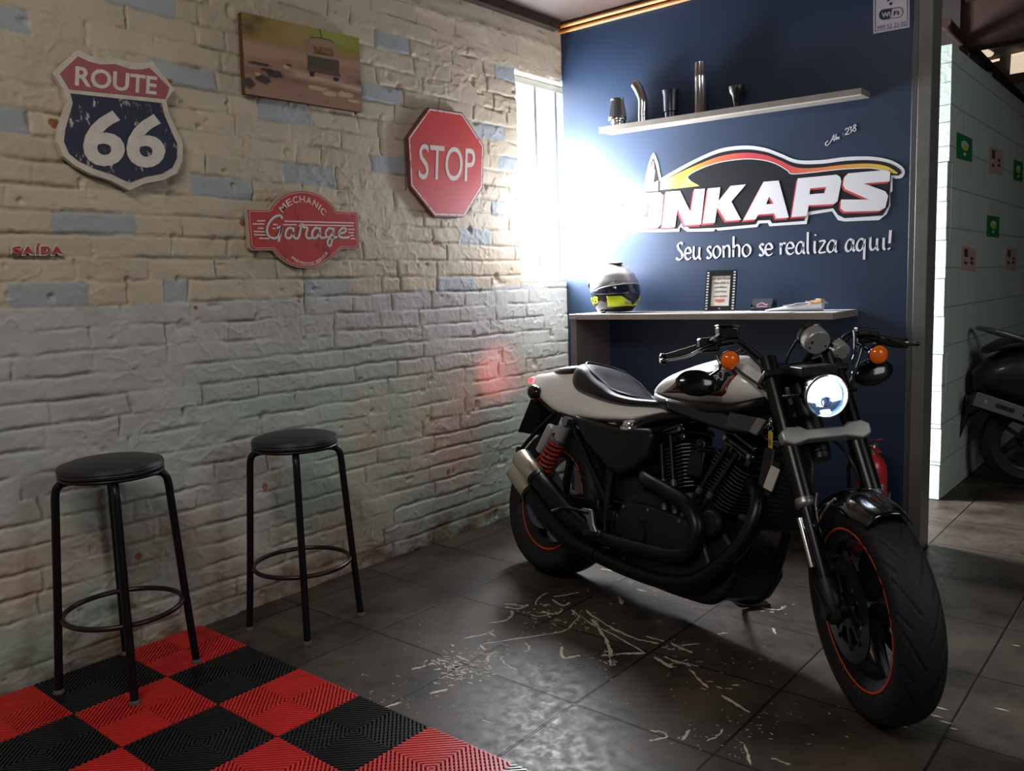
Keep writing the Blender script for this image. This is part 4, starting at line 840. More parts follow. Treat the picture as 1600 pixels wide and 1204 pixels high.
# ---- things on the counter
def standing(px0, py0, px1, py1, y): return px_on(px0, py0, 1, y), px_on(px1, py1, 1, y)
def film_frame():
    y = PANEL_Y-.10; a = px_on(1101.5, 484.5, 1, y); c = px_on(1148, 484.2, 1, y); w_ = c[0]-a[0]; hh = w_*1.27
    t = thing('photo_frame', 'black film strip photo frame with a handwritten message, on the counter', 'frame', ((a[0]+c[0])/2, y, CZ), R_(4))
    tilt = .17
    fr = lambda u, v, n: (u, -n*math.cos(tilt)+v*math.sin(tilt), .003+v*math.cos(tilt)+n*math.sin(tilt))
    h = w_/2
    fill('border', [[(-h, 0), (h, 0), (h, hh), (-h, hh)], [(-h*.60, hh*.12), (h*.60, hh*.12), (h*.60, hh*.86), (-h*.60, hh*.86)]], fr, 0, .007, mat('frame_black', '#15161c', .35), t)
    fill('message_sheet', [[(-h*.61, hh*.11), (h*.61, hh*.11), (h*.61, hh*.87), (-h*.61, hh*.87)]], fr, 0, .004, mat('paper_cream', '#d9d2c4', .7), t)
    wm = mat('film_hole_white', '#d6d8de', .5); b = MB()
    for s in (-1, 1):
        for k in range(14):
            v0 = hh*(.035+k*.0685); u0 = s*h*.86; b.prism([(u0-h*.07, v0), (u0+h*.07, v0), (u0+h*.07, v0+hh*.036), (u0-h*.07, v0+hh*.036)], fr, .0065, .0075)
    b.build('film_perforations', wm, t)
    ink = mat('hand_ink', '#3a3d3a', .7)
    rows_ = [(.80, 'se não fosse'), (.69, 'meu chão o'), (.575, 'que Deus'), (.465, 'permitiu'), (.355, 'que tenho')]
    for v, s in rows_:
        ww = h*.055*len(s)*.88; text('message', s, (-ww, hh*v-.006), (ww, hh*v-.006), (-ww, hh*v+.008), fr, .0035, .0046, ink, t, -.004, .25)
    fill('message_mark', [[(-.03, hh*.26), (-.022, hh*.29), (.022, hh*.29), (.028, hh*.26), (.02, hh*.22), (0, hh*.205), (-.02, hh*.22)]], fr, .0035, .0046, mat('red_stamp', '#b4685a', .6), t)
    fill('frame_mark', [[(-.006, hh*.06), (0, hh*.045), (.006, hh*.06), (0, hh*.075)]], fr, .0065, .0075, wm, t)
    b = MB(); b.prism([(-.015, 0), (.015, 0), (.01, hh*.6), (-.01, hh*.6)], lambda u, v, n: (u, .055-.04*v/(hh*.6)+n, v), 0, .003); b.build('stand', mat('frame_black', '#15161c', .35), t)
film_frame()
def card_holder():
    y = PANEL_Y-.12; a = px_on(1174, 485, 1, y); c = px_on(1210, 484, 1, y); w_ = (c[0]-a[0]); t = thing('card_holder', 'small black holder of business cards standing on loose papers', 'card holder', ((a[0]+c[0])/2, y, CZ+.004), R_(-6))
    b = MB(); b.box((-w_/2, -.02, 0), (w_/2, .03, .008)); b.box((-w_/2, .022, 0), (w_/2, .03, .046)); b.box((-w_/2, -.02, 0), (-w_/2+.003, .03, .03)); b.box((w_/2-.003, -.02, 0), (w_/2, .03, .03)); b.box((-w_/2, -.02, 0), (w_/2, -.017, .016)); b.build('holder', mat('holder_black', '#22222a', .25), t, bevel=.001)
    fr = lambda u, v, n: (u, -.012-n+v*.25, .006+v)
    fill('card_stack', [[(-w_*.46, 0), (w_*.46, 0), (w_*.46, .05), (-w_*.46, .05)]], fr, -.012, .002, mat('card_dark', '#3b3a45', .3), t)
    strokes('card_logo', [[(-.028, .018), (-.012, .028), (.004, .030), (.015, .024), (.03, .023)], [(-.025, .013), (.028, .014)]], .004, fr, .0018, .0026, mat('card_logo', '#c98f94', .5), t)
card_holder()
paper = mat('paper_white', '#e6e6ea', .6); rs = random.Random(2)
def sheet(x, y, w_, d, rz, z, label):
    o = MB().box((-w_/2, -d/2, 0), (w_/2, d/2, .0012)).build('paper_sheet', paper); o.location = (x, y, z); o.rotation_euler = (0, 0, rz); tag(o, label, 'paper', 'loose papers on the counter'); return o
sheet(1.14, PANEL_Y-.165, .30, .21, R_(4), CZ+.0003, 'white sheet under the card holder')
sheet(1.33, PANEL_Y-.175, .22, .28, R_(-5), CZ+.0018, 'white sheet under the rolled papers')
sheet(1.51, PANEL_Y-.14, .21, .25, R_(2), CZ+.0003, 'white sheet at the right end of the counter')
sheet(1.53, PANEL_Y-.075, .19, .13, R_(-2), CZ+.0018, 'smaller sheet against the partition at the right end of the counter')
t = thing('paper_roll', 'rolled bundle of white papers with a tan end on the counter', 'papers', (1.40, PANEL_Y-.15, CZ+.0032), R_(12))
b = MB(); rings = []
for k in range(13):
    u = k/12; x = -.13+.25*u; hgt = .006+.040*u; wd = .035+.012*u; rings.append([(x, wd*math.cos(a), hgt*.55*(1+math.sin(a))+.0006) for a in np.linspace(0, 2*PI, 20, endpoint=False)])
b.loft(rings, caps=True); b.build('roll', paper, t)
b = MB(); rings = []
for k in range(8):
    u = k/7; x = .065+.058*u; rings.append([(x, (.0425+.004*u)*math.cos(a), (.037+.008*u)*.55*(1.0+math.sin(a))+.0012+.0012*math.sin(a)) for a in np.linspace(.35, PI-.35, 16)])
V = [q for r in rings for q in r]; b.add(V, [(i*16+j, i*16+j+1, i*16+17+j, i*16+16+j) for i in range(7) for j in range(15)]); o = b.build('tan_wrapper', mat('kraft', '#b98d5c', .7, var=.2, vscale=40), t); s_ = o.modifiers.new('solid', 'SOLIDIFY'); s_.thickness = .002; s_.offset = 1
for k in range(4):
    b = MB(); b.bar((-.05+.05*k, -.03+.004*k, .026+.009*k), (.13, -.012+.01*k, .044-.004*k), .03, .0012); b.build('loose_leaf', paper, t)
# ---- fire extinguisher
def extinguisher():
    t = thing('fire_extinguisher', 'red fire extinguisher on the floor against the partition, behind the front fork', 'fire extinguisher', (1.752, PANEL_Y-.165, 0), R_(-60))
    redm = mat('extinguisher_red', '#b3262b', .3, coat=.4); bm_ = mat('black_rubber', '#141416', .5)
    b = MB(); b.lathe([(0, .012), (.058, .012), (.063, .02), (.064, .04), (.064, .375), (.061, .405), (.048, .435), (.028, .453), (.022, .46), (0, .46)], n=40); b.build('cylinder', redm, t)
    b = MB(); b.lathe([(.052, 0), (.066, 0), (.067, .02), (.06, .03), (.05, .03)], n=32, caps=False, closed=True); b.build('base_ring', bm_, t)
    b = MB(); b.lathe([(.018, .46), (.018, .48), (.024, .482), (.024, .505), (0, .507)], n=20); b.build('valve', chrome, t)
    b = MB(); b.bar((-.02, 0, .513), (.13, 0, .545), .022, .006); b.bar((-.02, 0, .497), (.115, 0, .487), .022, .006); b.build('lever', redm, t, bevel=.001)
    b = MB(); b.tube(catmull([(.02, -.01, .49), (.0, -.06, .495), (-.05, -.085, .38), (-.055, -.075, .24), (-.04, -.07, .14)], 6), .009, 10); b.build('hose', bm_, t)
    def wrap(name, z0, z1, a0, a1, m):
        bb = MB(); n = 20; rr = []
        for z in (z0, z1): rr.append([(.0648*math.cos(a), .0648*math.sin(a), z) for a in np.linspace(a0, a1, n)])
        bb.add(rr[0]+rr[1], [(i, i+1, n+i+1, n+i) for i in range(n-1)]); o = bb.build(name, m, t); s = o.modifiers.new('solid', 'SOLIDIFY'); s.thickness = .0008; s.offset = 1
    wrap('label_sticker', .06, .17, -1.6, 1.2, mat('label_white', '#cfcfd2', .5)); wrap('label_sticker', .275, .335, -.9, .6, mat('label_grey', '#9aa6ad', .5))
extinguisher()
# ================================================================== MOTORCYCLE
# its own frame: x forward from the rear axle, y to the rider's left, z up; it leans left on its stand, bars turned right
HD, LN, ST = -.3132, .2531, .6038
BM = Matrix.Translation((.7179, 2.7724, .004)) @ Matrix.Rotation(HD, 4, 'Z') @ Matrix.Rotation(-LN, 4, 'X')
RAKE = R_(29.3); AXS = np.array([-math.sin(RAKE), 0, math.cos(RAKE)]); A0 = np.array([1.645, 0, 0]); AXLE = np.array([1.515, 0, .3125])
def rodr(u, a):
    K = np.array([[0, -u[2], u[1]], [u[2], 0, -u[0]], [-u[1], u[0], 0]]); return np.eye(3)+math.sin(a)*K+(1-math.cos(a))*K@K
SM = rodr(AXS, -ST)
def SX(v): return (np.asarray(v)-A0)@SM.T+A0
bike = thing('motorcycle', 'white and black motorcycle with its round headlight lit, leaning on its side stand', 'motorcycle', mw=BM)
rubber = mat('tyre_rubber', '#151515', .66, bump=.10, bscale=90); satin = mat('satin_black', '#0b0c0e', .42, spec=.4); gloss = mat('gloss_black', '#0c0d10', .16, coat=.7); eng = mat('engine_black', '#0e0f11', .5, 0.0, bump=.15, bscale=240)
white_p = mat('white_paint', '#f3f2ee', .30, coat=.5); orange_p = mat('orange_stripe', '#d2492a', .4); alu = mat('cast_aluminium', '#9a9ba0', .34, .9); silver = mat('silver_paint', '#a9a8a5', .38, .5); seatm = mat('seat_leather', '#211f20', .36, bump=.10, bscale=220); fin_edge = mat('machined_edge', '#54555a', .42, .5); spring_o = mat('spring_orange', '#9c3826', .4)
def tyre(c, r, w, rb, parent, xf=None, name='tyre'):
    h = r-rb; pr = [(.34, .0), (.42, .14), (.48, .38), (.50, .58), (.475, .74), (.40, .86), (.28, .94), (.14, .985)]
    half = catmull([(a*w, rb+b_*h) for a, b_ in pr]+[(0, r)], 6)
    prof = [tuple(q) for q in half]+[(-q[0], q[1]) for q in half[-2::-1]]; prof = np.array(prof); n = len(prof); NT = 560
    th = np.linspace(0, 2*PI, NT, endpoint=False); Y = np.repeat(prof[None, :, 0], NT, 0); Rr = np.repeat(prof[None, :, 1], NT, 0).copy(); T = np.repeat(th[:, None], n, 1)
    K = 14; per = 2*PI/K; ay = np.abs(Y)/w
    sgn = np.where(Y > 0, 0., .5)
    for ph, lo, hi, sl, wd in ((0., .04, .43, .95, .0060), (.5, .26, .47, .7, .0054)):
        u = (T-sl*(ay**1.15))/per+sgn+ph; d = np.abs(u-np.round(u))*per*r
        g = np.clip(1-d/wd, 0, 1)**.5*((ay > lo) & (ay < hi)); Rr -= .0060*g
    P = np.stack([c[0]+Rr*np.cos(T), c[1]+Y, c[2]+Rr*np.sin(T)], -1); P = np.concatenate([P, P[:1]], 0)
    if xf is not None: P = xf(P.reshape(-1, 3)).reshape(P.shape)
    return grid_mesh(name, P, np.ones((NT, n-1), bool), rubber, None, parent)
def wheel(name, c, r, w, rb, rw, xf=None, spokes=5, phase=.3):
    b = MB(); c = np.array(c)
    b.lathe([(rb+.010, -rw/2), (rb-.004, -rw/2+.004), (rb-.022, -rw*.28), (rb-.024, 0), (rb-.022, rw*.28), (rb-.004, rw/2-.004), (rb+.010, rw/2), (rb+.004, rw/2+.002), (rb-.010, rw/2-.004), (rb-.032, rw*.3), (rb-.036, 0), (rb-.032, -rw*.3), (rb-.010, -rw/2+.004), (rb+.004, -rw/2-.002)], c, (0, 1, 0), 96, 0, False, True)
    b.lathe([(0, -rw*.55), (.038, -rw*.55), (.045, -rw*.4), (.036, 0), (.045, rw*.4), (.038, rw*.55), (0, rw*.55)], c, (0, 1, 0), 40)
    for k in range(spokes):
        a = phase+2*PI*k/spokes; d = np.array([math.cos(a), 0, math.sin(a)]); t = np.array([-d[2], 0, d[0]]); rings = []
        for u in np.linspace(0, 1, 8):
            rr = .034+(rb-.03-.034)*u; wd = .020-.006*math.sin(PI*min(1, u*1.1))+.012*max(0, u-.75)*4*.5; th = .020-.008*u
            rings.append([c+d*rr+t*wd*sx+np.array([0, th*sy, 0]) for sx, sy in ((-1, -.5), (-.6, -1), (.6, -1), (1, -.5), (1, .5), (.6, 1), (-.6, 1), (-1, .5))])
        b.loft(rings)
    o = b.build(name, satin, bike, xf, sharp=35)
    tyre(c, r, w, rb, o, xf)
    b = MB()
    for s in (-1, 1): b.lathe([(rb+.0022, s*(rw/2+.0026)), (rb-.0015, s*(rw/2+.0028)), (rb-.0052, s*(rw/2+.0018))], c, (0, 1, 0), 110, caps=False)
    q = b.build('rim_stripe', orange_p, o, xf); so = q.modifiers.new('solid', 'SOLIDIFY'); so.thickness = .001
    return o
rear = wheel('rear_wheel', (0, 0, .315), .315, .180, .2150, .126)
front = wheel('front_wheel', AXLE, .3125, .124, .2255, .088, SX, 5, .05)
discm = mat('brake_disc_steel', '#3f4043', .34, .85)
def disc(c, y, r0, r1, parent, xf=None):
    b = MB(); n = 96
    b.lathe([(r0, -.0025), (r1, -.0025), (r1, .0025), (r0, .0025)], (c[0], y, c[2]), (0, 1, 0), n, 0, False, True)
    o = b.build('brake_disc', discm, parent, xf)
    b = MB()
    for k in range(9):
        a = 2*PI*k/9; d = np.array([math.cos(a), 0, math.sin(a)]); b.bar((c[0]+.03*d[0], y, c[2]+.03*d[2]), (c[0]+(r0+.012)*d[0], y, c[2]+(r0+.012)*d[2]), .016, .006, (0, 1, 0)); b.lathe([(0, -.006), (.007, -.006), (.007, .006), (0, .006)], (c[0]+(r0+.008)*d[0], y, c[2]+(r0+.008)*d[2]), (0, 1, 0), 12)
    b.lathe([(.02, -.004), (.05, -.004), (.05, .004), (.02, .004)], (c[0], y, c[2]), (0, 1, 0), 40, 0, False, True); b.build('disc_carrier', satin, o, xf)
    return o
for s in (-1, 1): disc(AXLE, s*.068, .098, .146, front, SX)
discm = mat('rear_disc_steel', '#6e7175', .4, .6); disc((0, 0, .315), -.098, .085, .130, rear)
b = MB(); b.lathe([(0, -.13), (.012, -.13), (.012, .13), (0, .13)], AXLE, (0, 1, 0), 20); b.build('axle', alu, front, SX)
# ---- fork
def FK(s, y, dx=0.): return AXLE+AXS*s+np.array([dx*math.cos(RAKE), y, dx*math.sin(RAKE)])
for s in (-1, 1):
    y = s*.103
    b = MB(); b.tube([FK(.31, y), FK(.33, y), FK(.80, y)], [.0285, .029, .029], 28); leg = b.build('fork_leg', mat('fork_black', '#08090b', .30, spec=.4), bike, SX)
    b = MB(); b.tube([FK(.30, y), FK(.308, y), FK(.318, y), FK(.33, y)], [.0245, .031, .031, .029], 28); b.build('fork_collar', alu, leg, SX)
    b = MB(); b.tube([FK(.02, y), FK(.30, y)], .0225, 24); b.build('fork_slider', mat('fork_tube_dark', '#17181b', .30, .4), leg, SX)
    b = MB(); b.tube([FK(-.035, y), FK(-.02, y), FK(.06, y), (FK(.09, y))], [.016, .026, .029, .025], 20); b.lathe([(0, -.03), (.024, -.03), (.024, .03), (0, .03)], AXLE+np.array([0, y, 0]), (0, 1, 0), 24)
    b.bar(FK(.05, y, -.03), FK(.15, y, -.055), .018, .03, (0, 1, 0)); b.build('axle_foot', eng, leg, SX)
    b = MB(); yo = y+s*.030; b.tube([FK(.125, yo, .008), FK(.27, yo, .008)], .0095, 12); b.build('chrome_guard', chrome, leg, SX)
    b = MB(); ct_ = AXLE+np.array([-.125*math.cos(.62), s*.070, .125*math.sin(.62)]); dd = np.array([math.sin(.62), 0, math.cos(.62)])
    b.obox(ct_, (dd, (0, 1, 0), np.cross(dd, (0, 1, 0))), (.06, .034, .030)); b.obox(ct_+np.array([.03*-math.cos(.62), 0, .03*math.sin(.62)]), (dd, (0, 1, 0), np.cross(dd, (0, 1, 0))), (.045, .028, .02)); b.build('brake_caliper', eng, bike, SX, bevel=.010, seg=3)
    b = MB(); b.tube(catmull([AXLE+np.array([-.13, s*.075, .10]), AXLE+np.array([-.17, s*.085, .25]), AXLE+np.array([-.19, s*.06, .38]), FK(.52, s*.05, -.04)], 6), .0045, 8); b.build('brake_hose', mat('hose_black', '#101012', .5), bike, SX)
# clamps
b = MB()
pf = [(-.135, -.020), (-.105, -.034), (-.06, -.022), (.06, -.022), (.105, -.034), (.135, -.020), (.138, .010), (.115, .024), (.075, .022), (.055, .010), (-.055, .010), (-.075, .022), (-.115, .024), (-.138, .010)]
c0 = FK(.520, 0, .0); fx = np.array([math.cos(RAKE), 0, math.sin(RAKE)])
b.prism(pf, lambda u, v, n: c0+np.array([0, u, 0])+AXS*v+fx*n, .005, .048); b.build('lower_clamp', mat('clamp_grey', '#a9a9a6', .36, .35), bike, SX, bevel=.006, seg=3)
b = MB(); c1 = FK(.735, 0, 0); b.prism([(-.135, -.012), (.135, -.012), (.135, .012), (-.135, .012)], lambda u, v, n: c1+np.array([0, u, 0])+AXS*v+fx*n, -.07, .035); b.build('upper_clamp', satin, bike, SX, bevel=.006)
b = MB(); b.tube([FK(.46, 0, -.045), FK(.75, 0, -.045)], .03, 24); b.build('steering_stem', satin, bike, SX)
# ---- front fender
b = MB(); V = []; NA, NY = 34, 17
for i in range(NA+1):
    a = R_(61+81*i/NA); flare = .335+.012*math.exp(-((i/NA)/.12)**2)
    for j in range(NY+1):
        u = -1+2*j/NY; r_ = flare-.045*abs(u)**2.6; w_ = .078*(1-.18*math.exp(-((i/NA)/.10)**2)-.15*math.exp(-(((1-i/NA))/.10)**2))
        V.append((AXLE[0]+r_*math.cos(a), u*w_, AXLE[2]+r_*math.sin(a)))
b.add(V, [(i*(NY+1)+j, i*(NY+1)+j+1, (i+1)*(NY+1)+j+1, (i+1)*(NY+1)+j) for i in range(NA) for j in range(NY)])
fd = b.build('front_fender', gloss, bike, SX, sharp=60); so = fd.modifiers.new('solid', 'SOLIDIFY'); so.thickness = .003
b = MB()
for s in (-1, 1):
    b.tube(catmull([AXLE+np.array([-.12, s*.077, .31]), AXLE+np.array([-.10, s*.092, .27]), FK(.22, s*.085, .01), FK(.10, s*.088, .012)], 6), .004, 8); b.tube(catmull([AXLE+np.array([.0, s*.076, .318]), AXLE+np.array([-.05, s*.092, .27]), FK(.235, s*.088, .01)], 6), .0045, 8)
b.build('fender_stay', chrome, fd, SX)
# ---- headlight
HS = .87
HL = np.array([1.372, -.020, .900]); hx = nrm((1, 0, -.10))
HP = lambda P: [(r*HS, h*HS) for r, h in P]
hl = MB().lathe(HP([(0, -.115), (.028, -.112), (.050, -.095), (.066, -.06), (.0725, -.02), (.0735, 0), (.069, .004), (.066, -.002)]), HL, hx, 48, caps=False).build('headlight', gloss, bike, SX)
b = MB(); b.lathe(HP([(.0735, -.008), (.0755, -.002), (.0745, .004), (.069, .006), (.067, .001)]), HL, hx, 56, caps=False); b.build('headlight_bezel', chrome, hl, SX)
hu = nrm(np.cross(hx, (0, 1, 0)))*-1; hu = hu if hu[2] > 0 else -hu; hv = np.array([0, 1., 0])
hf = lambda u, v, n: HL+(hv*u+hu*v+hx*n)*HS
led = mat('headlight_led', '#ffffff', .3, emit='#f4f8ff', estr=9.)
b = MB(); pts = [(.056*math.cos(a), .056*math.sin(a)) for a in np.linspace(R_(-18), R_(198), 28)]; pts += [(-.020, -.022), (-.020, -.002), (.020, -.002), (.020, -.022)][::1]
b.prism(pts, hf, -.012, -.008); b.build('lamp_emitter', led, hl, SX)
b = MB(); b.prism([(-.018, -.060), (.018, -.060), (.012, -.048), (-.012, -.048)], hf, -.012, -.008); b.prism([(-.022, -.036), (-.008, -.036), (-.008, -.016), (-.022, -.016)], hf, -.012, -.008); b.build('lamp_emitter', mat('headlight_led_low', '#ffffff', .3, emit='#eef5ff', estr=4.), hl, SX)
b = MB(); b.lathe(HP([(.066, -.002), (.060, -.016), (.03, -.022), (0, -.024)]), HL, hx, 48, caps=False); b.lathe(HP([(.020, -.016), (.018, -.006), (.014, -.005)]), HL-hu*.020*HS, hx, 28, caps=False); b.build('reflector', mat('reflector_blue', '#8298b8', .15, .9), hl, SX)
gl2 = bpy.data.materials.new('clear_lens'); gl2.use_nodes = True; nt = gl2.node_tree; nt.nodes.remove(nt.nodes['Principled BSDF']); ta = nt.nodes.new('ShaderNodeBsdfTransparent'); g_ = nt.nodes.new('ShaderNodeBsdfGlossy'); g_.inputs['Roughness'].default_value = .05; ms = nt.nodes.new('ShaderNodeMixShader'); ms.inputs[0].default_value = .07
nt.links.new(ta.outputs[0], ms.inputs[1]); nt.links.new(g_.outputs[0], ms.inputs[2]); nt.links.new(ms.outputs[0], nt.nodes['Material Output'].inputs[0])
b = MB(); b.lathe(HP([(.0665, .001), (.05, .010), (.025, .015), (0, .0165)]), HL, hx, 48, caps=False); b.build('lens', gl2, hl, SX)
b = MB(); b.bar((1.27, -.105, .90), (1.33, -.075, .905), .03, .012); b.bar((1.27, .105, .90), (1.33, .040, .905), .03, .012); b.box((1.20, -.06, .955), (1.30, .05, .985)); b.build('headlight_bracket', satin, bike, SX, bevel=.003)
# ---- instruments: backs of two silver cans
def can(name, c, ax, r, L):
    ax = nrm(ax); c = np.array(c)
    o = MB().lathe([(0, 0), (r*.90, 0), (r*.97, -.003), (r, -.009), (r, -L)], c, ax, 48).build(name, silver, bike, SX)
    b = MB(); b.lathe([(r*1.0, -L+.001), (r*1.07, -L-.001), (r*1.08, -L-.016), (r*.98, -L-.019), (r*.96, -L-.016)], c, ax, 48, caps=False); b.build('gauge_bezel', gloss, o, SX)
    b = MB(); b.lathe([(0, -L-.014), (r*.98, -L-.014)], c, ax, 40, caps=False); b.build('dial', mat('dial_black', '#0d0e10', .2), o, SX)
    u = nrm(np.cross(ax, (0, 0, 1))); v = np.cross(u, ax)
    for k, (p, q, s) in enumerate(((-.62, -.32, .08), (.62, -.32, .08), (.5, .12, .10 if r > .03 else .0))):
        if s: MB().lathe([(0, .0), (r*s, .0), (r*s, .0012), (0, .0012)], c+u*r*p+v*r*q, ax, 14).build('gauge_screw', mat('dial_black', '#0d0e10', .2), o, SX)
    return o
can('speedometer', (1.175, .046, 1.047), (.86, .05, -.46), .0420, .042)
can('tachometer', (1.170, .124, 1.010), (.86, .05, -.46), .0270, .040)
b = MB(); b.bar((1.14, .075, 1.05), (1.15, .105, 1.03), .02, .012); b.tube(catmull([(1.12, .0, 1.06), (1.10, -.02, 1.02), (1.09, -.03, .99)], 5), .004, 8); b.bar((1.12, .06, 1.03), (1.08, .03, .98), .03, .008); b.build('gauge_bracket', satin, bike, SX)
# ---- handlebar and controls
bp_ = catmull([(1.005, -.395, 1.036), (1.02, -.33, 1.048), (1.037, -.27, 1.063), (1.055, -.205, 1.073), (1.065, -.165, 1.068), (1.080, -.115, 1.015), (1.088, -.075, .985), (1.09, 0, .976), (1.088, .075, .985), (1.080, .125, 1.005), (1.065, .185, 1.050), (1.055, .225, 1.057), (1.037, .275, 1.045), (1.02, .335, 1.027), (1.005, .395, 1.010)], 6)
hb = MB().tube(bp_, .0125, 16).build('handlebar', satin, bike, SX)
for s, z0, z1 in ((-1, 1.037, 1.058), (1, 1.010, 1.036)):
    b = MB(); b.tube([(1.003, s*.402, z0), (1.006, s*.39, z0+.001), (1.028, s*.300, z1)], [.0165, .0175, .0175], 18); b.build('grip', mat('grip_rubber', '#131315', .7, bump=.4, bscale=150), hb, SX)
    b = MB(); b.lathe([(0, 0), (.019, 0), (.019, .012), (.012, .018), (0, .018)], (1.001, s*.405, z0-.001), (0, s, 0), 20); b.build('bar_end', gloss, hb, SX)
    b = MB(); b.obox((1.036, s*.265, z1+.012), ((.05, s*1, .03), (1, 0, 0), (0, 0, 1)), (.034, .022, .024)); b.build('switch_housing', satin, hb, SX, bevel=.008, seg=3)
    b = MB(); lp = catmull([(1.065, s*.240, z1+.018), (1.085, s*.29, z1+.006), (1.075, s*.35, z0+.004), (1.062, s*.405, z0-.004), (1.058, s*.422, z0-.004)], 6); b.tube(lp, [.007]*len(lp), 10, flat=.7); b.ball((1.058, s*.424, z0-.004), .009, n=12, k=8); b.build('lever', gloss, hb, SX)
b = MB(); b.obox((1.050, -.205, 1.105), ((0, 1, -.10), (1, 0, 0), (0, 0, 1)), (.032, .024, .018)); b.obox((1.050, -.203, 1.126), ((0, 1, -.10), (1, 0, 0), (0, 0, 1)), (.036, .028, .004)); b.bar((1.055, -.235, 1.09), (1.07, -.262, 1.075), .022, .024); b.build('brake_reservoir', gloss, hb, SX, bevel=.004, seg=3)
b = MB(); b.obox((1.055, .245, 1.064), ((0, 1, -.15), (1, 0, 0), (0, 0, 1)), (.022, .016, .014)); b.build('clutch_perch', satin, hb, SX, bevel=.004)
b = MB(); b.bar((1.09, -.05, .955), (1.09, -.05, .985), .04, .034, (1, 0, 0)); b.bar((1.09, .05, .955), (1.09, .05, .985), .04, .034, (1, 0, 0)); b.build('bar_riser', satin, hb, SX, bevel=.004)
for s, c in ((-1, (1.035, -.315, .948)), (1, (1.04, .275, .925))):
    c = np.array(c); mo = MB().ball(c, (.024, .071, .046), ((.96, 0, .28), (0, 1, .10*s), (-.28, 0, .96)), 28, 16).build('mirror', gloss, hb, SX)
    b = MB(); b.tube(catmull([c+np.array([.012, -s*.045, .02]), c+np.array([.03, -s*.075, .045]), (1.045, s*.245, 1.04)], 6), .005, 10); b.build('mirror_stalk', gloss, mo, SX)
amber = mat('amber_lens', '#d9640f', .12, coat=.6, emit='#e0600a', estr=.10)
def signal(c, ax, parent, xf=None, r=.032, stalk=None):
    ax = nrm(ax); c = np.array(c)
    o = MB().lathe([(0, -.052), (.012, -.050), (.024, -.036), (r*.97, -.012), (r, 0), (r*.93, .002)], c, ax, 32, caps=False).build('turn_signal', gloss, parent, xf)
    b = MB(); b.lathe([(r*.95, 0), (r*.90, .006), (r*.62, .0125), (r*.60, .0095), (r*.5, .012), (r*.25, .0155), (0, .016)], c, ax, 32, caps=False); b.build('signal_lens', amber, o, xf)
    if stalk is not None:
        b = MB(); b.tube([c-ax*.03, stalk], .007, 10); b.build('signal_stalk', gloss, o, xf)
signal((1.09, -.214, 1.016), (1, 0, -.12), bike, SX, .0325, np.array([1.05, -.150, 1.045])); signal((1.09, .277, .986), (1, 0, -.12), bike, SX, .0325, np.array([1.05, .222, 1.03]))
signal((-.215, -.108, .755), (-1, -.05, 0), bike, None, .033, np.array([-.20, -.03, .765])); signal((-.215, .108, .755), (-1, .05, 0), bike, None, .033, np.array([-.20, .03, .765]))
cab = mat('cable_black', '#141416', .55)
for i, p in enumerate(([(1.05, -.20, 1.09), (1.12, -.15, 1.02), (1.19, -.10, .92), (1.19, -.10, .80), (1.18, -.09, .70)], [(1.06, .215, 1.07), (1.13, .185, 1.045), (1.19, .15, .97), (1.19, .13, .86), (1.15, .11, .75)], [(1.05, -.24, 1.05), (1.10, -.19, .98), (1.17, -.12, .90), (1.16, -.08, .80)], [(1.05, .25, 1.03), (1.10, .21, .98), (1.15, .15, .91), (1.13, .10, .84)])):
    MB().tube(catmull(p, 8), .0045, 8).build('control_cable', cab, bike, SX)
# ---- frame
b = MB(); tb = .017
for s in (-1, 1):
    b.tube(catmull([(1.14, s*.03, .74), (1.13, s*.06, .60), (1.10, s*.085, .36), (1.04, s*.095, .20), (.90, s*.10, .165), (.60, s*.11, .17), (.47, s*.12, .24), (.44, s*.125, .40), (.44, s*.125, .62)], 7), tb, 14)
    b.tube(catmull([(1.12, s*.03, .80), (.90, s*.05, .775), (.62, s*.09, .735), (.44, s*.12, .65), (.20, s*.125, .655), (-.12, s*.085, .73)], 7), .015, 14)
    b.tube([(.46, s*.12, .36), (.12, s*.125, .655)], .013, 12)
b.tube([FK(.48, 0, -.045), FK(.74, 0, -.045)], .036, 24, m=0)
for x, z in ((.44, .40), (.60, .17), (.44, .65)): b.tube([(x, -.12, z), (x, .12, z)], .013, 12)
b.build('frame', satin, bike)
b = MB()
for s in (-1, 1):
    b.bar((.50, s*.118, .335), (-.02, s*.118, .315), .030, .050); b.bar((.40, s*.115, .345), (.20, s*.115, .325), .036, .075)
b.tube([(.49, -.13, .335), (.49, .13, .335)], .028, 20); b.tube([(0, -.14, .315), (0, .14, .315)], .012, 16); b.build('swingarm', satin, bike, bevel=.006)
b = MB(); b.obox((.06, -.105, .235), ((.9, 0, -.3), (0, 1, 0), (.3, 0, .9)), (.045, .03, .028)); b.build('rear_caliper', eng, bike, bevel=.008, seg=3)
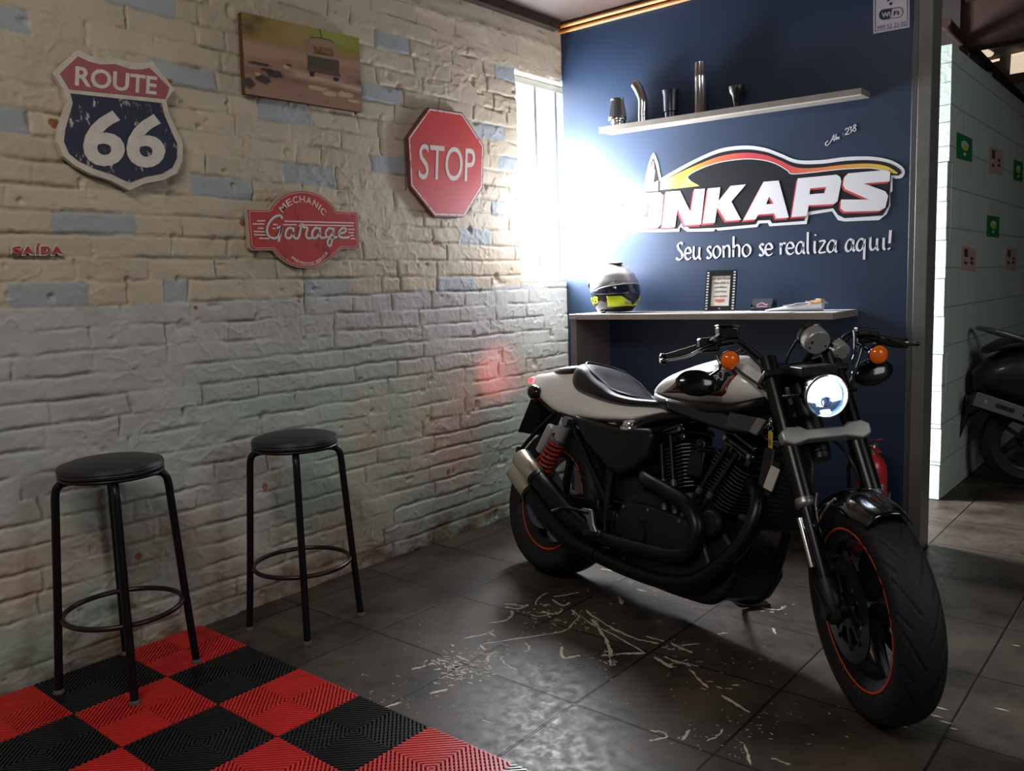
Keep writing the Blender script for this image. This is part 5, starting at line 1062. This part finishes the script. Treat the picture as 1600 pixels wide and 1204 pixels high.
# ---- engine
def radd(b, poly, y0, y1): b.prism(poly, lambda u, v, n: (u, n, v), y0, y1)
case = [(.50, .22), (.56, .165), (.95, .160), (1.06, .200), (1.10, .285), (1.07, .37), (.99, .425), (.90, .45), (.74, .46), (.60, .47), (.52, .43), (.48, .33)]
b = MB(); radd(b, case, -.115, .125); en = b.build('engine', eng, bike, bevel=.014, seg=3)
cov = [(.54, .26), (.60, .195), (.92, .185), (1.0, .225), (1.02, .30), (.96, .38), (.86, .415), (.72, .42), (.58, .415), (.53, .34)]
b = MB(); radd(b, cov, -.152, -.11); b.build('cam_cover', eng, en, bevel=.012, seg=3)
MB().lathe([(0, .02), (.038, .02), (.045, .012), (.046, 0)], (.985, -.135, .42), (0, -1, 0), 36).build('round_cover', eng, en); MB().lathe([(0, .014), (.05, .014), (.055, 0)], (.66, -.15, .31), (0, -1, 0), 40).build('round_cover', eng, en)
for x, z in ((.56, .27), (.62, .21), (.76, .198), (.90, .20), (.99, .25), (.98, .35), (.86, .40), (.70, .405), (.57, .39)): MB().lathe([(0, .006), (.006, .006), (.007, 0)], (x, -.152, z), (0, -1, 0), 12).build('cover_bolt', alu, en)
def cylinder(cx, cz, tilt):
    ax = np.array([math.sin(tilt), 0, math.cos(tilt)]); ux = np.array([math.cos(tilt), 0, -math.sin(tilt)]); uy = np.array([0, 1., 0]); c = np.array([cx, 0, cz])
    b = MB(); b.lathe([(.055, -.16), (.055, .07)], c, ax, 32); cy = b.build('cylinder', eng, bike)
    b = MB()
    for k in range(12):
        t = -.105+.0135*k; L = .078+.010*math.sin(PI*k/11)*.5+(.006 if k > 7 else 0); wv = .088; cr = .022
        poly = [(-L+cr, -wv), (L-cr, -wv), (L, -wv+cr), (L, wv-cr), (L-cr, wv), (-L+cr, wv), (-L, wv-cr), (-L, -wv+cr)]
        n = len(poly); q = [c+ax*(t+s*.0022)+ux*u+uy*v for s in (-1, 1) for u, v in poly]
        b.add(q, [tuple(range(n-1, -1, -1)), tuple(range(n, 2*n))], 0); b.add(q, [(i, (i+1) % n, n+(i+1) % n, n+i) for i in range(n)], 1)
    b.build('cooling_fins', [eng, fin_edge], cy)
    b = MB(); b.obox(c+ax*.075, (ux, uy, ax), (.070, .075, .018)); b.obox(c+ax*.100, (ux, uy, ax), (.078, .082, .012)); b.obox(c+ax*.123, (ux, uy, ax), (.060, .070, .012)); b.build('rocker_cover', gloss, cy, bevel=.009, seg=3)
    for u, v in ((-.062, -.083), (.062, -.083)): MB().lathe([(0, .008), (.008, .008), (.009, 0)], c+ax*.100+ux*u+uy*v, (0, -1, 0), 12).build('head_bolt', alu, cy)
    for u in (-.030, .024):
        p0 = np.array([.83+(cx-.83)*.35+u, -.125, .415]); p1 = c+ax*.085+ux*u*.9+np.array([0, -.094, 0])
        r_ = MB().tube([p0, p1], .0095, 14).build('pushrod_tube', satin, cy); d = p1-p0
        MB().tube([p0, p0+d*.10], .0125, 14).build('tube_collar', fin_edge, r_); MB().tube([p0+d*.34, p0+d*.42], .0125, 14).build('tube_collar', fin_edge, r_)
    return cy
cylinder(.695, .590, R_(-22.5)); cylinder(.950, .590, R_(22.5))
b = MB(); b.obox((.83, -.06, .60), ((1, 0, 0), (0, 1, 0), (0, 0, 1)), (.035, .04, .045)); b.lathe([(0, .01), (.022, .01), (.026, 0)], (.845, -.10, .665), (0, -1, 0), 24); b.lathe([(0, .008), (.010, .008), (.012, 0)], (.845, -.11, .665), (0, -1, 0), 20); b.build('intake', satin, bike, bevel=.006)
b = MB(); b.box((1.105, -.095, .44), (1.15, .095, .70)); oc = b.build('oil_cooler', mat('cooler_black', '#15171a', .5), bike, bevel=.006)
b = MB()
for k in range(16): b.box((1.148, -.085, .455+.0148*k), (1.153, .085, .460+.0148*k))
b.build('cooler_fins', satin, oc)
# ---- exhaust: two headers into two stacked mufflers
ex = mat('exhaust_black', '#141416', .34, .4, bump=.05, bscale=60)
H1 = catmull([(.66, -.06, .56), (.645, -.13, .525), (.69, -.175, .508), (.80, -.178, .488), (.90, -.178, .462), (.955, -.178, .415), (.965, -.178, .355), (.93, -.180, .300), (.85, -.184, .280), (.70, -.19, .268), (.52, -.195, .258)], 8)
ep = MB().tube(H1, .0270, 20).build('exhaust_pipe', ex, bike)
H2 = catmull([(1.04, -.05, .57), (1.12, -.10, .545), (1.145, -.125, .48), (1.125, -.14, .39), (1.06, -.15, .30), (.97, -.155, .225), (.84, -.165, .190), (.66, -.18, .185), (.50, -.195, .195)], 8)
MB().tube(H2, .0270, 20).build('exhaust_pipe', ex, bike)
def muffler(p):
    q = [np.array(v) for v in p]; path = catmull(q, 8); L = len(path)
    rr = [.030+.012*min(1, max(0, (i/L-.10)/.15)) for i in range(L)]
    o = MB().tube(path, rr, 24).build('muffler', ex, bike)
    e = path[-1]; d = nrm(path[-1]-path[-3]); b = MB(); 
    b.lathe([(.0435, -.150), (.0450, -.146), (.0445, .0), (.041, .006), (.035, .004), (.033, -.05), (0, -.05)], e+d*.02, d, 32, caps=False); b.build('muffler_tip', mat('tip_steel', '#d6ccba', .24, .9), o)
    b = MB(); b.lathe([(.0445, -.174), (.0465, -.172), (.0465, -.162), (.0445, -.160)], e+d*.02, d, 32, caps=False); b.build('muffler_band', satin, o)
muffler([(.53, -.195, .258), (.42, -.20, .272), (.30, -.205, .312), (.16, -.21, .372), (.045, -.212, .418), (-.04, -.212, .456)])
muffler([(.52, -.195, .195), (.40, -.20, .205), (.28, -.205, .240), (.15, -.21, .296), (.03, -.212, .352), (-.06, -.212, .394)])
# ---- bodywork
def sup(x, zb, zt, w, ny=2.6, nz=2.4, n=40, dip=0., y0=0., shear=0., tap=0.):
    out = []; zc = (zb+zt)/2; h = (zt-zb)/2
    for a in np.linspace(0, 2*PI, n, endpoint=False):
        c, s = math.cos(a), math.sin(a); y = w*math.copysign(abs(c)**(2/ny), c); z = zc+h*math.copysign(abs(s)**(2/nz), s)
        if s > 0 and dip: z -= dip*(1-(y/w)**2)**1.5*s
        out.append((x+shear*(z-zc), y0+y*(1-tap*(z-zb)/max(1e-6, zt-zb)), z))
    return out
def interp_secs(S, n):
    S = np.array(S, float); x = S[:, 0]; xs = np.linspace(x[0], x[-1], n); out = []
    P = catmull(S, 8); P = np.array(P)
    return [[xv]+[float(np.interp(xv, P[:, 0], P[:, k])) for k in range(1, S.shape[1])] for xv in xs]
T = [(.505, .800, .815, .030), (.53, .785, .848, .072), (.60, .772, .905, .104), (.72, .765, .950, .128), (.82, .765, .978, .142), (.91, .770, .996, .148), (.97, .778, .985, .142), (1.02, .795, .945, .122), (1.055, .815, .900, .085), (1.075, .835, .870, .035)]
tk = MB().loft([sup(x, zb+.030, zt, w, 2.3, 2.1, 48) for x, zb, zt, w in interp_secs(T, 40)]).build('fuel_tank', white_p, bike, sharp=70)
b = MB(); b.loft([sup(x, zb-.006, zb+.055, w*.985, 3.2, 3.0, 40) for x, zb, zt, w in interp_secs(T[:-1], 30)]); b.build('tank_lower_trim', satin, tk, sharp=60)
TS = interp_secs(T, 80)
def tank_pt(x, z, s, off=.0):
    r = min(TS, key=lambda q: abs(q[0]-x)); zb, zt, w = r[1]+.030, r[2], r[3]; zc, h = (zb+zt)/2, (zt-zb)/2; sz = max(-.98, min(.98, (z-zc)/h))
    sa = abs(sz)**(2.1/2); ca = math.sqrt(max(0, 1-sa*sa)); return (x, s*(w*ca**(2/2.3)+off), z)
def tank_decal(name, poly, off, m, parent, nsub=14):
    """sticker that follows the flank of the tank; poly is a quad strip (lower edge, upper edge)"""
    lo, up = poly; b = MB(); V = []
    for i in range(nsub+1):
        u = i/nsub; xl, zl = [np.interp(u, np.linspace(0, 1, len(lo)), [q[k] for q in lo]) for k in (0, 1)]; xu, zu = [np.interp(u, np.linspace(0, 1, len(up)), [q[k] for q in up]) for k in (0, 1)]
        for j in range(9):
            v = j/8; V.append(tank_pt(xl+(xu-xl)*v, zl+(zu-zl)*v, -1, off))
    b.add(V, [(i*9+j, i*9+j+1, (i+1)*9+j+1, (i+1)*9+j) for i in range(nsub) for j in range(8)]); o = b.build(name, m, parent, sharp=80)
    s = o.modifiers.new('solid', 'SOLIDIFY'); s.thickness = .0008; s.offset = 1; return o
tank_decal('tank_badge_edge', ([(.60, .828), (.72, .834), (.83, .836), (.935, .841), (.982, .916)], [(.66, .850), (.74, .905), (.81, .931), (.88, .946), (.962, .936)]), .0008, mat('badge_red', '#8d3038', .4), tk)
tank_decal('tank_badge_edge', ([(.615, .833), (.72, .839), (.825, .841), (.926, .847), (.972, .914)], [(.665, .846), (.745, .896), (.82, .923), (.885, .937), (.953, .928)]), .0016, mat('badge_grey', '#857c74', .4), tk)
tank_decal('tank_badge', ([(.655, .840), (.73, .845), (.82, .848), (.918, .854), (.962, .912)], [(.68, .848), (.75, .889), (.83, .915), (.89, .928), (.946, .921)]), .0024, mat('badge_black', '#17171a', .35), tk)
ft = lambda u, v, n: tank_pt(u, v, -1, n)
lt = mat('badge_letter', '#cfcdc8', .4)
text('badge_lettering', 'HARLEY', (.755, .882), (.950, .910), (.757, .899), ft, .0024, .0040, lt, tk, .02); text('badge_lettering', 'DAVIDSON', (.715, .860), (.935, .890), (.717, .877), ft, .0024, .0040, lt, tk, .02); text('badge_lettering', 'XR', (.880, .851), (.920, .862), (.882, .866), ft, .0024, .0040, mat('badge_letter_grey', '#8b8985', .4), tk, .02)
b = MB(); b.lathe([(0, .016), (.026, .015), (.032, .010), (.034, 0)], (.80, 0, .968), (-.17, 0, 1), 36); b.build('fuel_cap', chrome, tk)
for s in (-1, 1):                                      # black side covers under the tank with grey mesh inlets
    b = MB(); radd(b, [(.66, .806), (.72, .800), (1.13, .785), (1.155, .770), (1.115, .728), (.98, .722), (.80, .745), (.69, .768)], s*.085, s*.140); sc_ = b.build('side_cover', gloss, bike, bevel=.012, seg=3)
    b = MB(); radd(b, [(.985, .790), (1.125, .783), (1.098, .735), (.975, .742)], s*.139, s*.1455); b.build('mesh_inlet', mat('inlet_mesh', '#3b3c3e', .6, bump=.8, bscale=420), sc_, bevel=.002)
    b = MB(); radd(b, [(1.105, .786), (1.140, .781), (1.112, .729), (1.080, .737)], s*.139, s*.150); b.build('inlet_edge', mat('inlet_grey', '#6f7173', .4), sc_, bevel=.003)
# tail: white cowl, pad, seat
C_ = [(-.335, .795, .818, .040), (-.30, .775, .840, .072), (-.22, .745, .852, .096), (-.14, .712, .864, .112), (-.05, .685, .876, .124), (.03, .672, .884, .134), (.12, .668, .872, .142), (.25, .676, .815, .150), (.38, .688, .782, .150), (.48, .704, .776, .138), (.56, .730, .775, .118), (.615, .757, .772, .088)]
tl = MB().loft([sup(x, zb, zt, w*1.06, 5.0, 4.2, 56, tap=.30) for x, zb, zt, w in interp_secs(C_, 46)]).build('tail_cowl', white_p, bike, sharp=70)
b = MB(); b.loft([sup(x, zb, zt, w, 2.8, 2.2, 32) for x, zb, zt, w in interp_secs([(-.175, .825, .866, .040), (-.15, .822, .876, .066), (-.08, .826, .890, .090), (.0, .832, .900, .102), (.045, .838, .902, .100), (.07, .846, .894, .07)], 22)]); b.build('rear_pad', seatm, tl, sharp=60)
S_ = [(.062, .815, .885, .096, 0), (.085, .785, .908, .130, 0), (.125, .768, .916, .150, .008), (.17, .760, .906, .157, .020), (.225, .756, .876, .161, .024), (.29, .752, .843, .160, .018), (.36, .749, .812, .150, .012), (.45, .748, .800, .132, .006), (.54, .758, .801, .112, 0), (.60, .772, .802, .094, 0), (.625, .784, .797, .07, 0)]
st = MB().loft([sup(x, zb, zt, w, 3.0, 2.6, 56, dp) for x, zb, zt, w, dp in interp_secs(S_, 56)]).build('seat', seatm, bike, sharp=70)
b = MB(); p = catmull([(.15, -.115, .893), (.115, -.085, .912), (.10, 0, .915), (.115, .085, .912), (.15, .115, .893), (.23, .125, .858), (.32, .115, .815), (.46, .085, .797), (.53, .0, .796), (.46, -.085, .797), (.32, -.115, .815), (.23, -.125, .858)], 8, True); b.tube(p, .0055, 8, closed=True); b.build('seat_piping', seatm, st)
b = MB(); b.lathe([(0, .022), (.022, .022), (.026, .016), (.027, .006), (.038, .005), (.039, 0)], (.500, -.132, .682), (0, -.42, .9), 36); b.build('filler_cap', chrome, bike)
b = MB(); radd(b, [(.15, .688), (.30, .680), (.44, .672), (.62, .690), (.655, .675), (.645, .585), (.60, .535), (.51, .495), (.44, .505), (.26, .598)], -.158, -.06); b.build('oil_tank', satin, bike, bevel=.018, seg=4)
b = MB(); radd(b, [(.15, .688), (.44, .672), (.62, .690), (.645, .585), (.51, .495), (.26, .598)], .06, .150); b.build('battery_cover', satin, bike, bevel=.018, seg=4)
b = MB(); b.box((.36, -.10, .40), (.60, .10, .66)); b.build('electrics_tray', eng, bike, bevel=.01)
# tail light, plate holder
b = MB(); b.ball((-.343, -.01, .808), (.018, .050, .021), n=24, k=10); b.build('tail_light', mat('tail_red', '#c01818', .2, emit='#ff1a22', estr=14.), bike)
l_ = bpy.data.lights.new('tail_lamp', 'SPOT'); l_.energy = 7; l_.color = (1, .16, .19); l_.spot_size = R_(48); l_.spot_blend = 1.0; l_.shadow_soft_size = .015
lo_ = bpy.data.objects.new('tail_lamp', l_); COL.objects.link(lo_); lp_ = BM @ Vector((-.362, 0, .808)); lo_.location = lp_; lo_.rotation_euler = (Vector((0, 3.30, .80))-lp_).to_track_quat('-Z', 'Y').to_euler()
b = MB(); V = []
b.loft([sup(x, zb, zt, w, 3, 3, 20) for x, zb, zt, w in [(.05, .655, .69, .09), (-.10, .672, .708, .085), (-.20, .69, .745, .07), (-.27, .715, .775, .055), (-.31, .755, .795, .04)]]); b.bar((-.20, 0, .72), (-.285, 0, .60), .05, .012, (0, 1, 0)); fb = b.build('rear_fender', satin, bike, sharp=60)
pn_ = nrm((-.153, 0, .055)); pd = nrm((.055, 0, .153))
b = MB(); b.obox((-.265, 0, .642), ((0, 1, 0), pd, pn_), (.100, .084, .0022)); lpz = b.build('licence_plate', mat('plate_dark', '#2b2a29', .5), bike, bevel=.001)
b = MB(); b.obox((-.238, -.055, .718), ((0, 1, 0), pd, pn_), (.028, .010, .006)); b.build('plate_reflector', mat('reflector_amber', '#a9571f', .3), lpz, bevel=.002)
b = MB(); b.tube(catmull([(-.02, -.10, .69), (-.10, -.105, .62), (-.17, -.11, .55), (-.225, -.112, .49)], 6), .009, 10); b.lathe([(0, -.014), (.016, -.014), (.016, .014), (0, .014)], (-.230, -.112, .485), (0, 1, 0), 20); b.build('hanger_rod', satin, bike)
# ---- rear shocks
def shock(y):
    s = -1 if y < 0 else 1; top = np.array([.135, y, .655]); bot = np.array([-.005, y, .365]); d = bot-top; L = np.linalg.norm(d); d = d/L; u = np.array([0, 1., 0]); w = np.cross(d, u)
    o = MB().tube([top+d*.02, top+d*.10], .026, 22).build('shock_absorber', mat('shock_grey', '#9b9da0', .4, .3), bike)
    b = MB(); b.tube([top+d*.02, bot], .012, 14); b.lathe([(0, -.018), (.020, -.018), (.020, .018), (0, .018)], top, (0, 1, 0), 24); b.lathe([(0, -.018), (.018, -.018), (.018, .018), (0, .018)], bot, (0, 1, 0), 24); b.tube([bot-d*.05, bot-d*.035], .036, 24); b.tube([top+d*.085, top+d*.10], .036, 24); b.build('shock_body', mat('shock_chrome', '#97989c', .25, .9), o)
    b = MB(); n = 200; pts = []
    for k in range(n+1):
        t = k/n; a = 2*PI*8.2*t; pts.append(top+d*(.10+(L-.15)*t)+.031*(math.cos(a)*u+math.sin(a)*w))
    b.tube(pts, .0062, 8); b.build('coil_spring', spring_o, o)
    b = MB(); e = np.array([-.075, 0, -.012]); b.lathe([(0, 0), (.018, 0), (.022, .006), (.022, .125), (.018, .13), (0, .13)], top+e+d*.02+np.array([0, s*.012, 0]), d, 24); b.bar(top+d*.035, top+e+d*.04, .03, .03); b.build('reservoir', mat('reservoir_grey', '#a9abae', .4, .3), o)
shock(-.150); shock(.150)
# ---- foot controls, stand
b = MB(); b.prism([(.425, .350), (.485, .355), (.51, .305), (.545, .272), (.53, .258), (.495, .280), (.46, .318), (.425, .332)], lambda u, v, n: (u, n, v), -.232, -.218); rs_ = b.build('footrest_bracket', alu, bike, bevel=.004)
b = MB(); b.tube([(.535, -.232, .272), (.535, -.285, .276)], .011, 14); b.build('footrest', mat('peg_rubber', '#17171a', .6), rs_); b = MB(); b.tube(catmull([(.47, -.235, .338), (.38, -.24, .335), (.31, -.243, .322)], 5), .006, 10); b.tube([(.31, -.235, .322), (.30, -.275, .302)], .008, 10); b.build('brake_pedal', satin, rs_)
b = MB(); b.tube(catmull([(.92, .09, .185), (.88, .12, .165), (.80, .28, .108), (.775, .335, .098)], 5), .0095, 12); b.tube([(.775, .330, .096), (.81, .425, .117)], .009, 12); b.obox((.80, .39, .106), (nrm((.035, .095, .021)), nrm((1, -.3, 0)), (0, -.25, 1)), (.045, .012, .004)); b.build('side_stand', satin, bike)
b = MB(); b.bar((1.176, -.108, .642), (1.160, -.108, .570), .036, .005, (0, 1, 0)); b.bar((1.174, -.095, .66), (1.156, -.095, .55), .030, .020, (0, 1, 0), 1); b.build('frame_sticker', [mat('sticker_pale', '#b9b8b4', .5), satin], bike)
b = MB(); b.box((1.12, -.075, .765), (1.16, -.045, .80)); b.lathe([(0, .012), (.015, .012), (.016, 0)], (1.165, -.085, .775), (.4, -1, 0), 20); b.build('ignition_lock', satin, bike)
# ---- key tag hanging from the ignition
kp = BM @ Vector((1.180, -.175, .783)); t = thing('key_tag', 'small yellow key tag hanging below the fuel tank by the fork', 'key tag', (kp.x, kp.y, kp.z), R_(-42))
b = MB(); b.torus(.011, .0011, (0, 0, -.008), (0, 1, .2), 24, 8); b.torus(.008, .001, (0, 0, -.026), (1, 0, .1), 20, 8); b.build('key_ring', chrome, t)
b = MB(); b.box((-.0125, -.0022, -.088), (.0125, .0022, -.036)); tg = b.build('tag', mat('tag_yellow', '#c8b23a', .4), t, bevel=.0018)
b = MB(); b.box((-.009, -.0028, -.078), (.009, -.0021, -.060)); b.build('tag_print', mat('tag_brown', '#8a7a3c', .5), t)
b = MB(); b.lathe([(0, .002), (.004, .002), (.004, -.014), (0, -.014)], (0, 0, .004), (0, 0, 1), 10); b.build('key', chrome, t)
# ================================================================== SCOOTER IN THE BACK
def scooter():
    # x forward, y left, z up in its own frame; only the tail shows in the photo
    t = thing('scooter', 'dark scooter parked in the shade beside the block wall, cut by the right edge', 'scooter', (2.08, 5.55, 0), R_(28))
    dk = mat('scooter_black', '#0f1114', .35, coat=.3); c = (0, 0, .25)
    w_ = MB().lathe([(.165, -.035), (.172, -.03), (.16, 0), (.172, .03), (.165, .035), (.150, .03), (.150, -.03)], c, (0, 1, 0), 48, 0, False, True)
    for k in range(5):
        a = 2*PI*k/5; w_.bar((.02*math.cos(a), 0, .25+.02*math.sin(a)), (.155*math.cos(a), 0, .25+.155*math.sin(a)), .025, .02, (0, 1, 0))
    w_.lathe([(0, -.05), (.04, -.05), (.04, .05), (0, .05)], c, (0, 1, 0), 24); wh = w_.build('rear_wheel', mat('scooter_rim', '#2a2c30', .4, .5), t)
    MB().lathe([(.168, -.045), (.21, -.055), (.245, -.03), (.25, 0), (.245, .03), (.21, .055), (.168, .045)], c, (0, 1, 0), 56, 0, False, True).build('tyre', rubber, wh)
    body = [(-.30, .56, .66, .05), (-.22, .50, .74, .10), (-.08, .44, .80, .14), (.12, .42, .80, .16), (.35, .38, .74, .15), (.52, .36, .56, .12)]
    MB().loft([sup(x, a, b_, w, 2.8, 2.4, 32) for x, a, b_, w in interp_secs(body, 20)]).build('body', dk, t, sharp=70)
    MB().loft([sup(x, a, b_, w, 2.8, 2.2, 28) for x, a, b_, w in interp_secs([(-.24, .765, .80, .06), (-.12, .79, .855, .12), (.10, .79, .86, .15), (.30, .76, .82, .14), (.48, .70, .75, .08)], 18)]).build('seat', seatm, t, sharp=70)
    b = MB(); b.tube(catmull([(-.05, -.13, .84), (-.22, -.12, .90), (-.27, 0, .91), (-.22, .12, .90), (-.05, .13, .84)], 6), .014, 10); b.build('grab_rail', mat('rail_grey', '#77787c', .35, .7), t)
    b = MB(); b.loft([sup(x, a, b_, w, 3, 3, 16) for x, a, b_, w in [(.05, .44, .56, .06), (-.18, .50, .60, .06), (-.33, .38, .52, .055), (-.37, .26, .36, .05)]]); b.build('rear_fender', dk, t, sharp=60)
    b = MB(); b.tube([(-.34, -.14, .52), (-.20, -.145, .47), (.10, -.14, .36), (.22, -.12, .30)], [.045, .052, .05, .03], 20); mf = b.build('muffler', mat('scooter_muffler', '#1d1f22', .4, .5), t)
    sd = nrm((.44, 0, -.16)); up = nrm((.16, 0, .44)); b = MB()
    for a_, c_, hw in ((-.33, -.20, .030), (-.10, .02, .028)): pass
    b.obox((-.13, -.196, .452), (sd, up, (0, 1, 0)), (.23, .040, .004)); sh_ = b.build('heat_shield', mat('shield_grey', '#7d8084', .3, .8), mf, bevel=.006)
    b = MB(); b.obox((-.19, -.201, .474), (sd, up, (0, 1, 0)), (.05, .012, .002)); b.obox((-.05, -.201, .423), (sd, up, (0, 1, 0)), (.05, .012, .002)); b.build('shield_slot', mat('slot_black', '#0b0c0e', .6), sh_, bevel=.001)
    b = MB(); b.lathe([(0, .006), (.010, .006), (.011, 0)], (-.29, -.200, .51), (0, -1, 0), 14); b.lathe([(0, .006), (.010, .006), (.011, 0)], (.03, -.200, .394), (0, -1, 0), 14); b.build('shield_bolt', chrome, sh_)
    b = MB(); top = np.array([.10, -.15, .62]); bot = np.array([-.02, -.15, .36]); pts = []
    for k in range(121):
        q = k/120; a = 2*PI*7*q; pts.append(top+(bot-top)*q+.022*np.array([math.cos(a), math.sin(a), 0]))
    b.tube(pts, .006, 8); b.tube([top, bot], .010, 10); b.build('shock_absorber', mat('shock_chrome', '#97989c', .25, .9), t)
    b = MB(); b.loft([sup(x, a, b_, w, 3, 3, 20) for x, a, b_, w in [(.50, .26, .34, .14), (.80, .25, .32, .15), (.95, .28, .60, .14), (1.05, .60, .98, .10)]]); b.tube(catmull([(1.02, -.34, 1.03), (1.05, -.15, 1.06), (1.05, .15, 1.06), (1.02, .34, 1.03)], 5), .014, 10); b.build('front_shield', dk, t, sharp=60)
    MB().lathe([(.12, -.04), (.20, -.05), (.235, 0), (.20, .05), (.12, .04), (.02, .04), (.02, -.04)], (1.18, 0, .235), (0, 1, 0), 40, 0, False, True).build('front_wheel', rubber, t)
    b = MB(); b.tube([(.35, .12, .26), (.36, .20, .02)], .012, 10); b.tube([(.35, -.12, .26), (.36, -.20, .02)], .012, 10); b.tube([(.36, -.22, .012), (.36, .22, .012)], .012, 10); b.build('centre_stand', dk, t)
scooter()
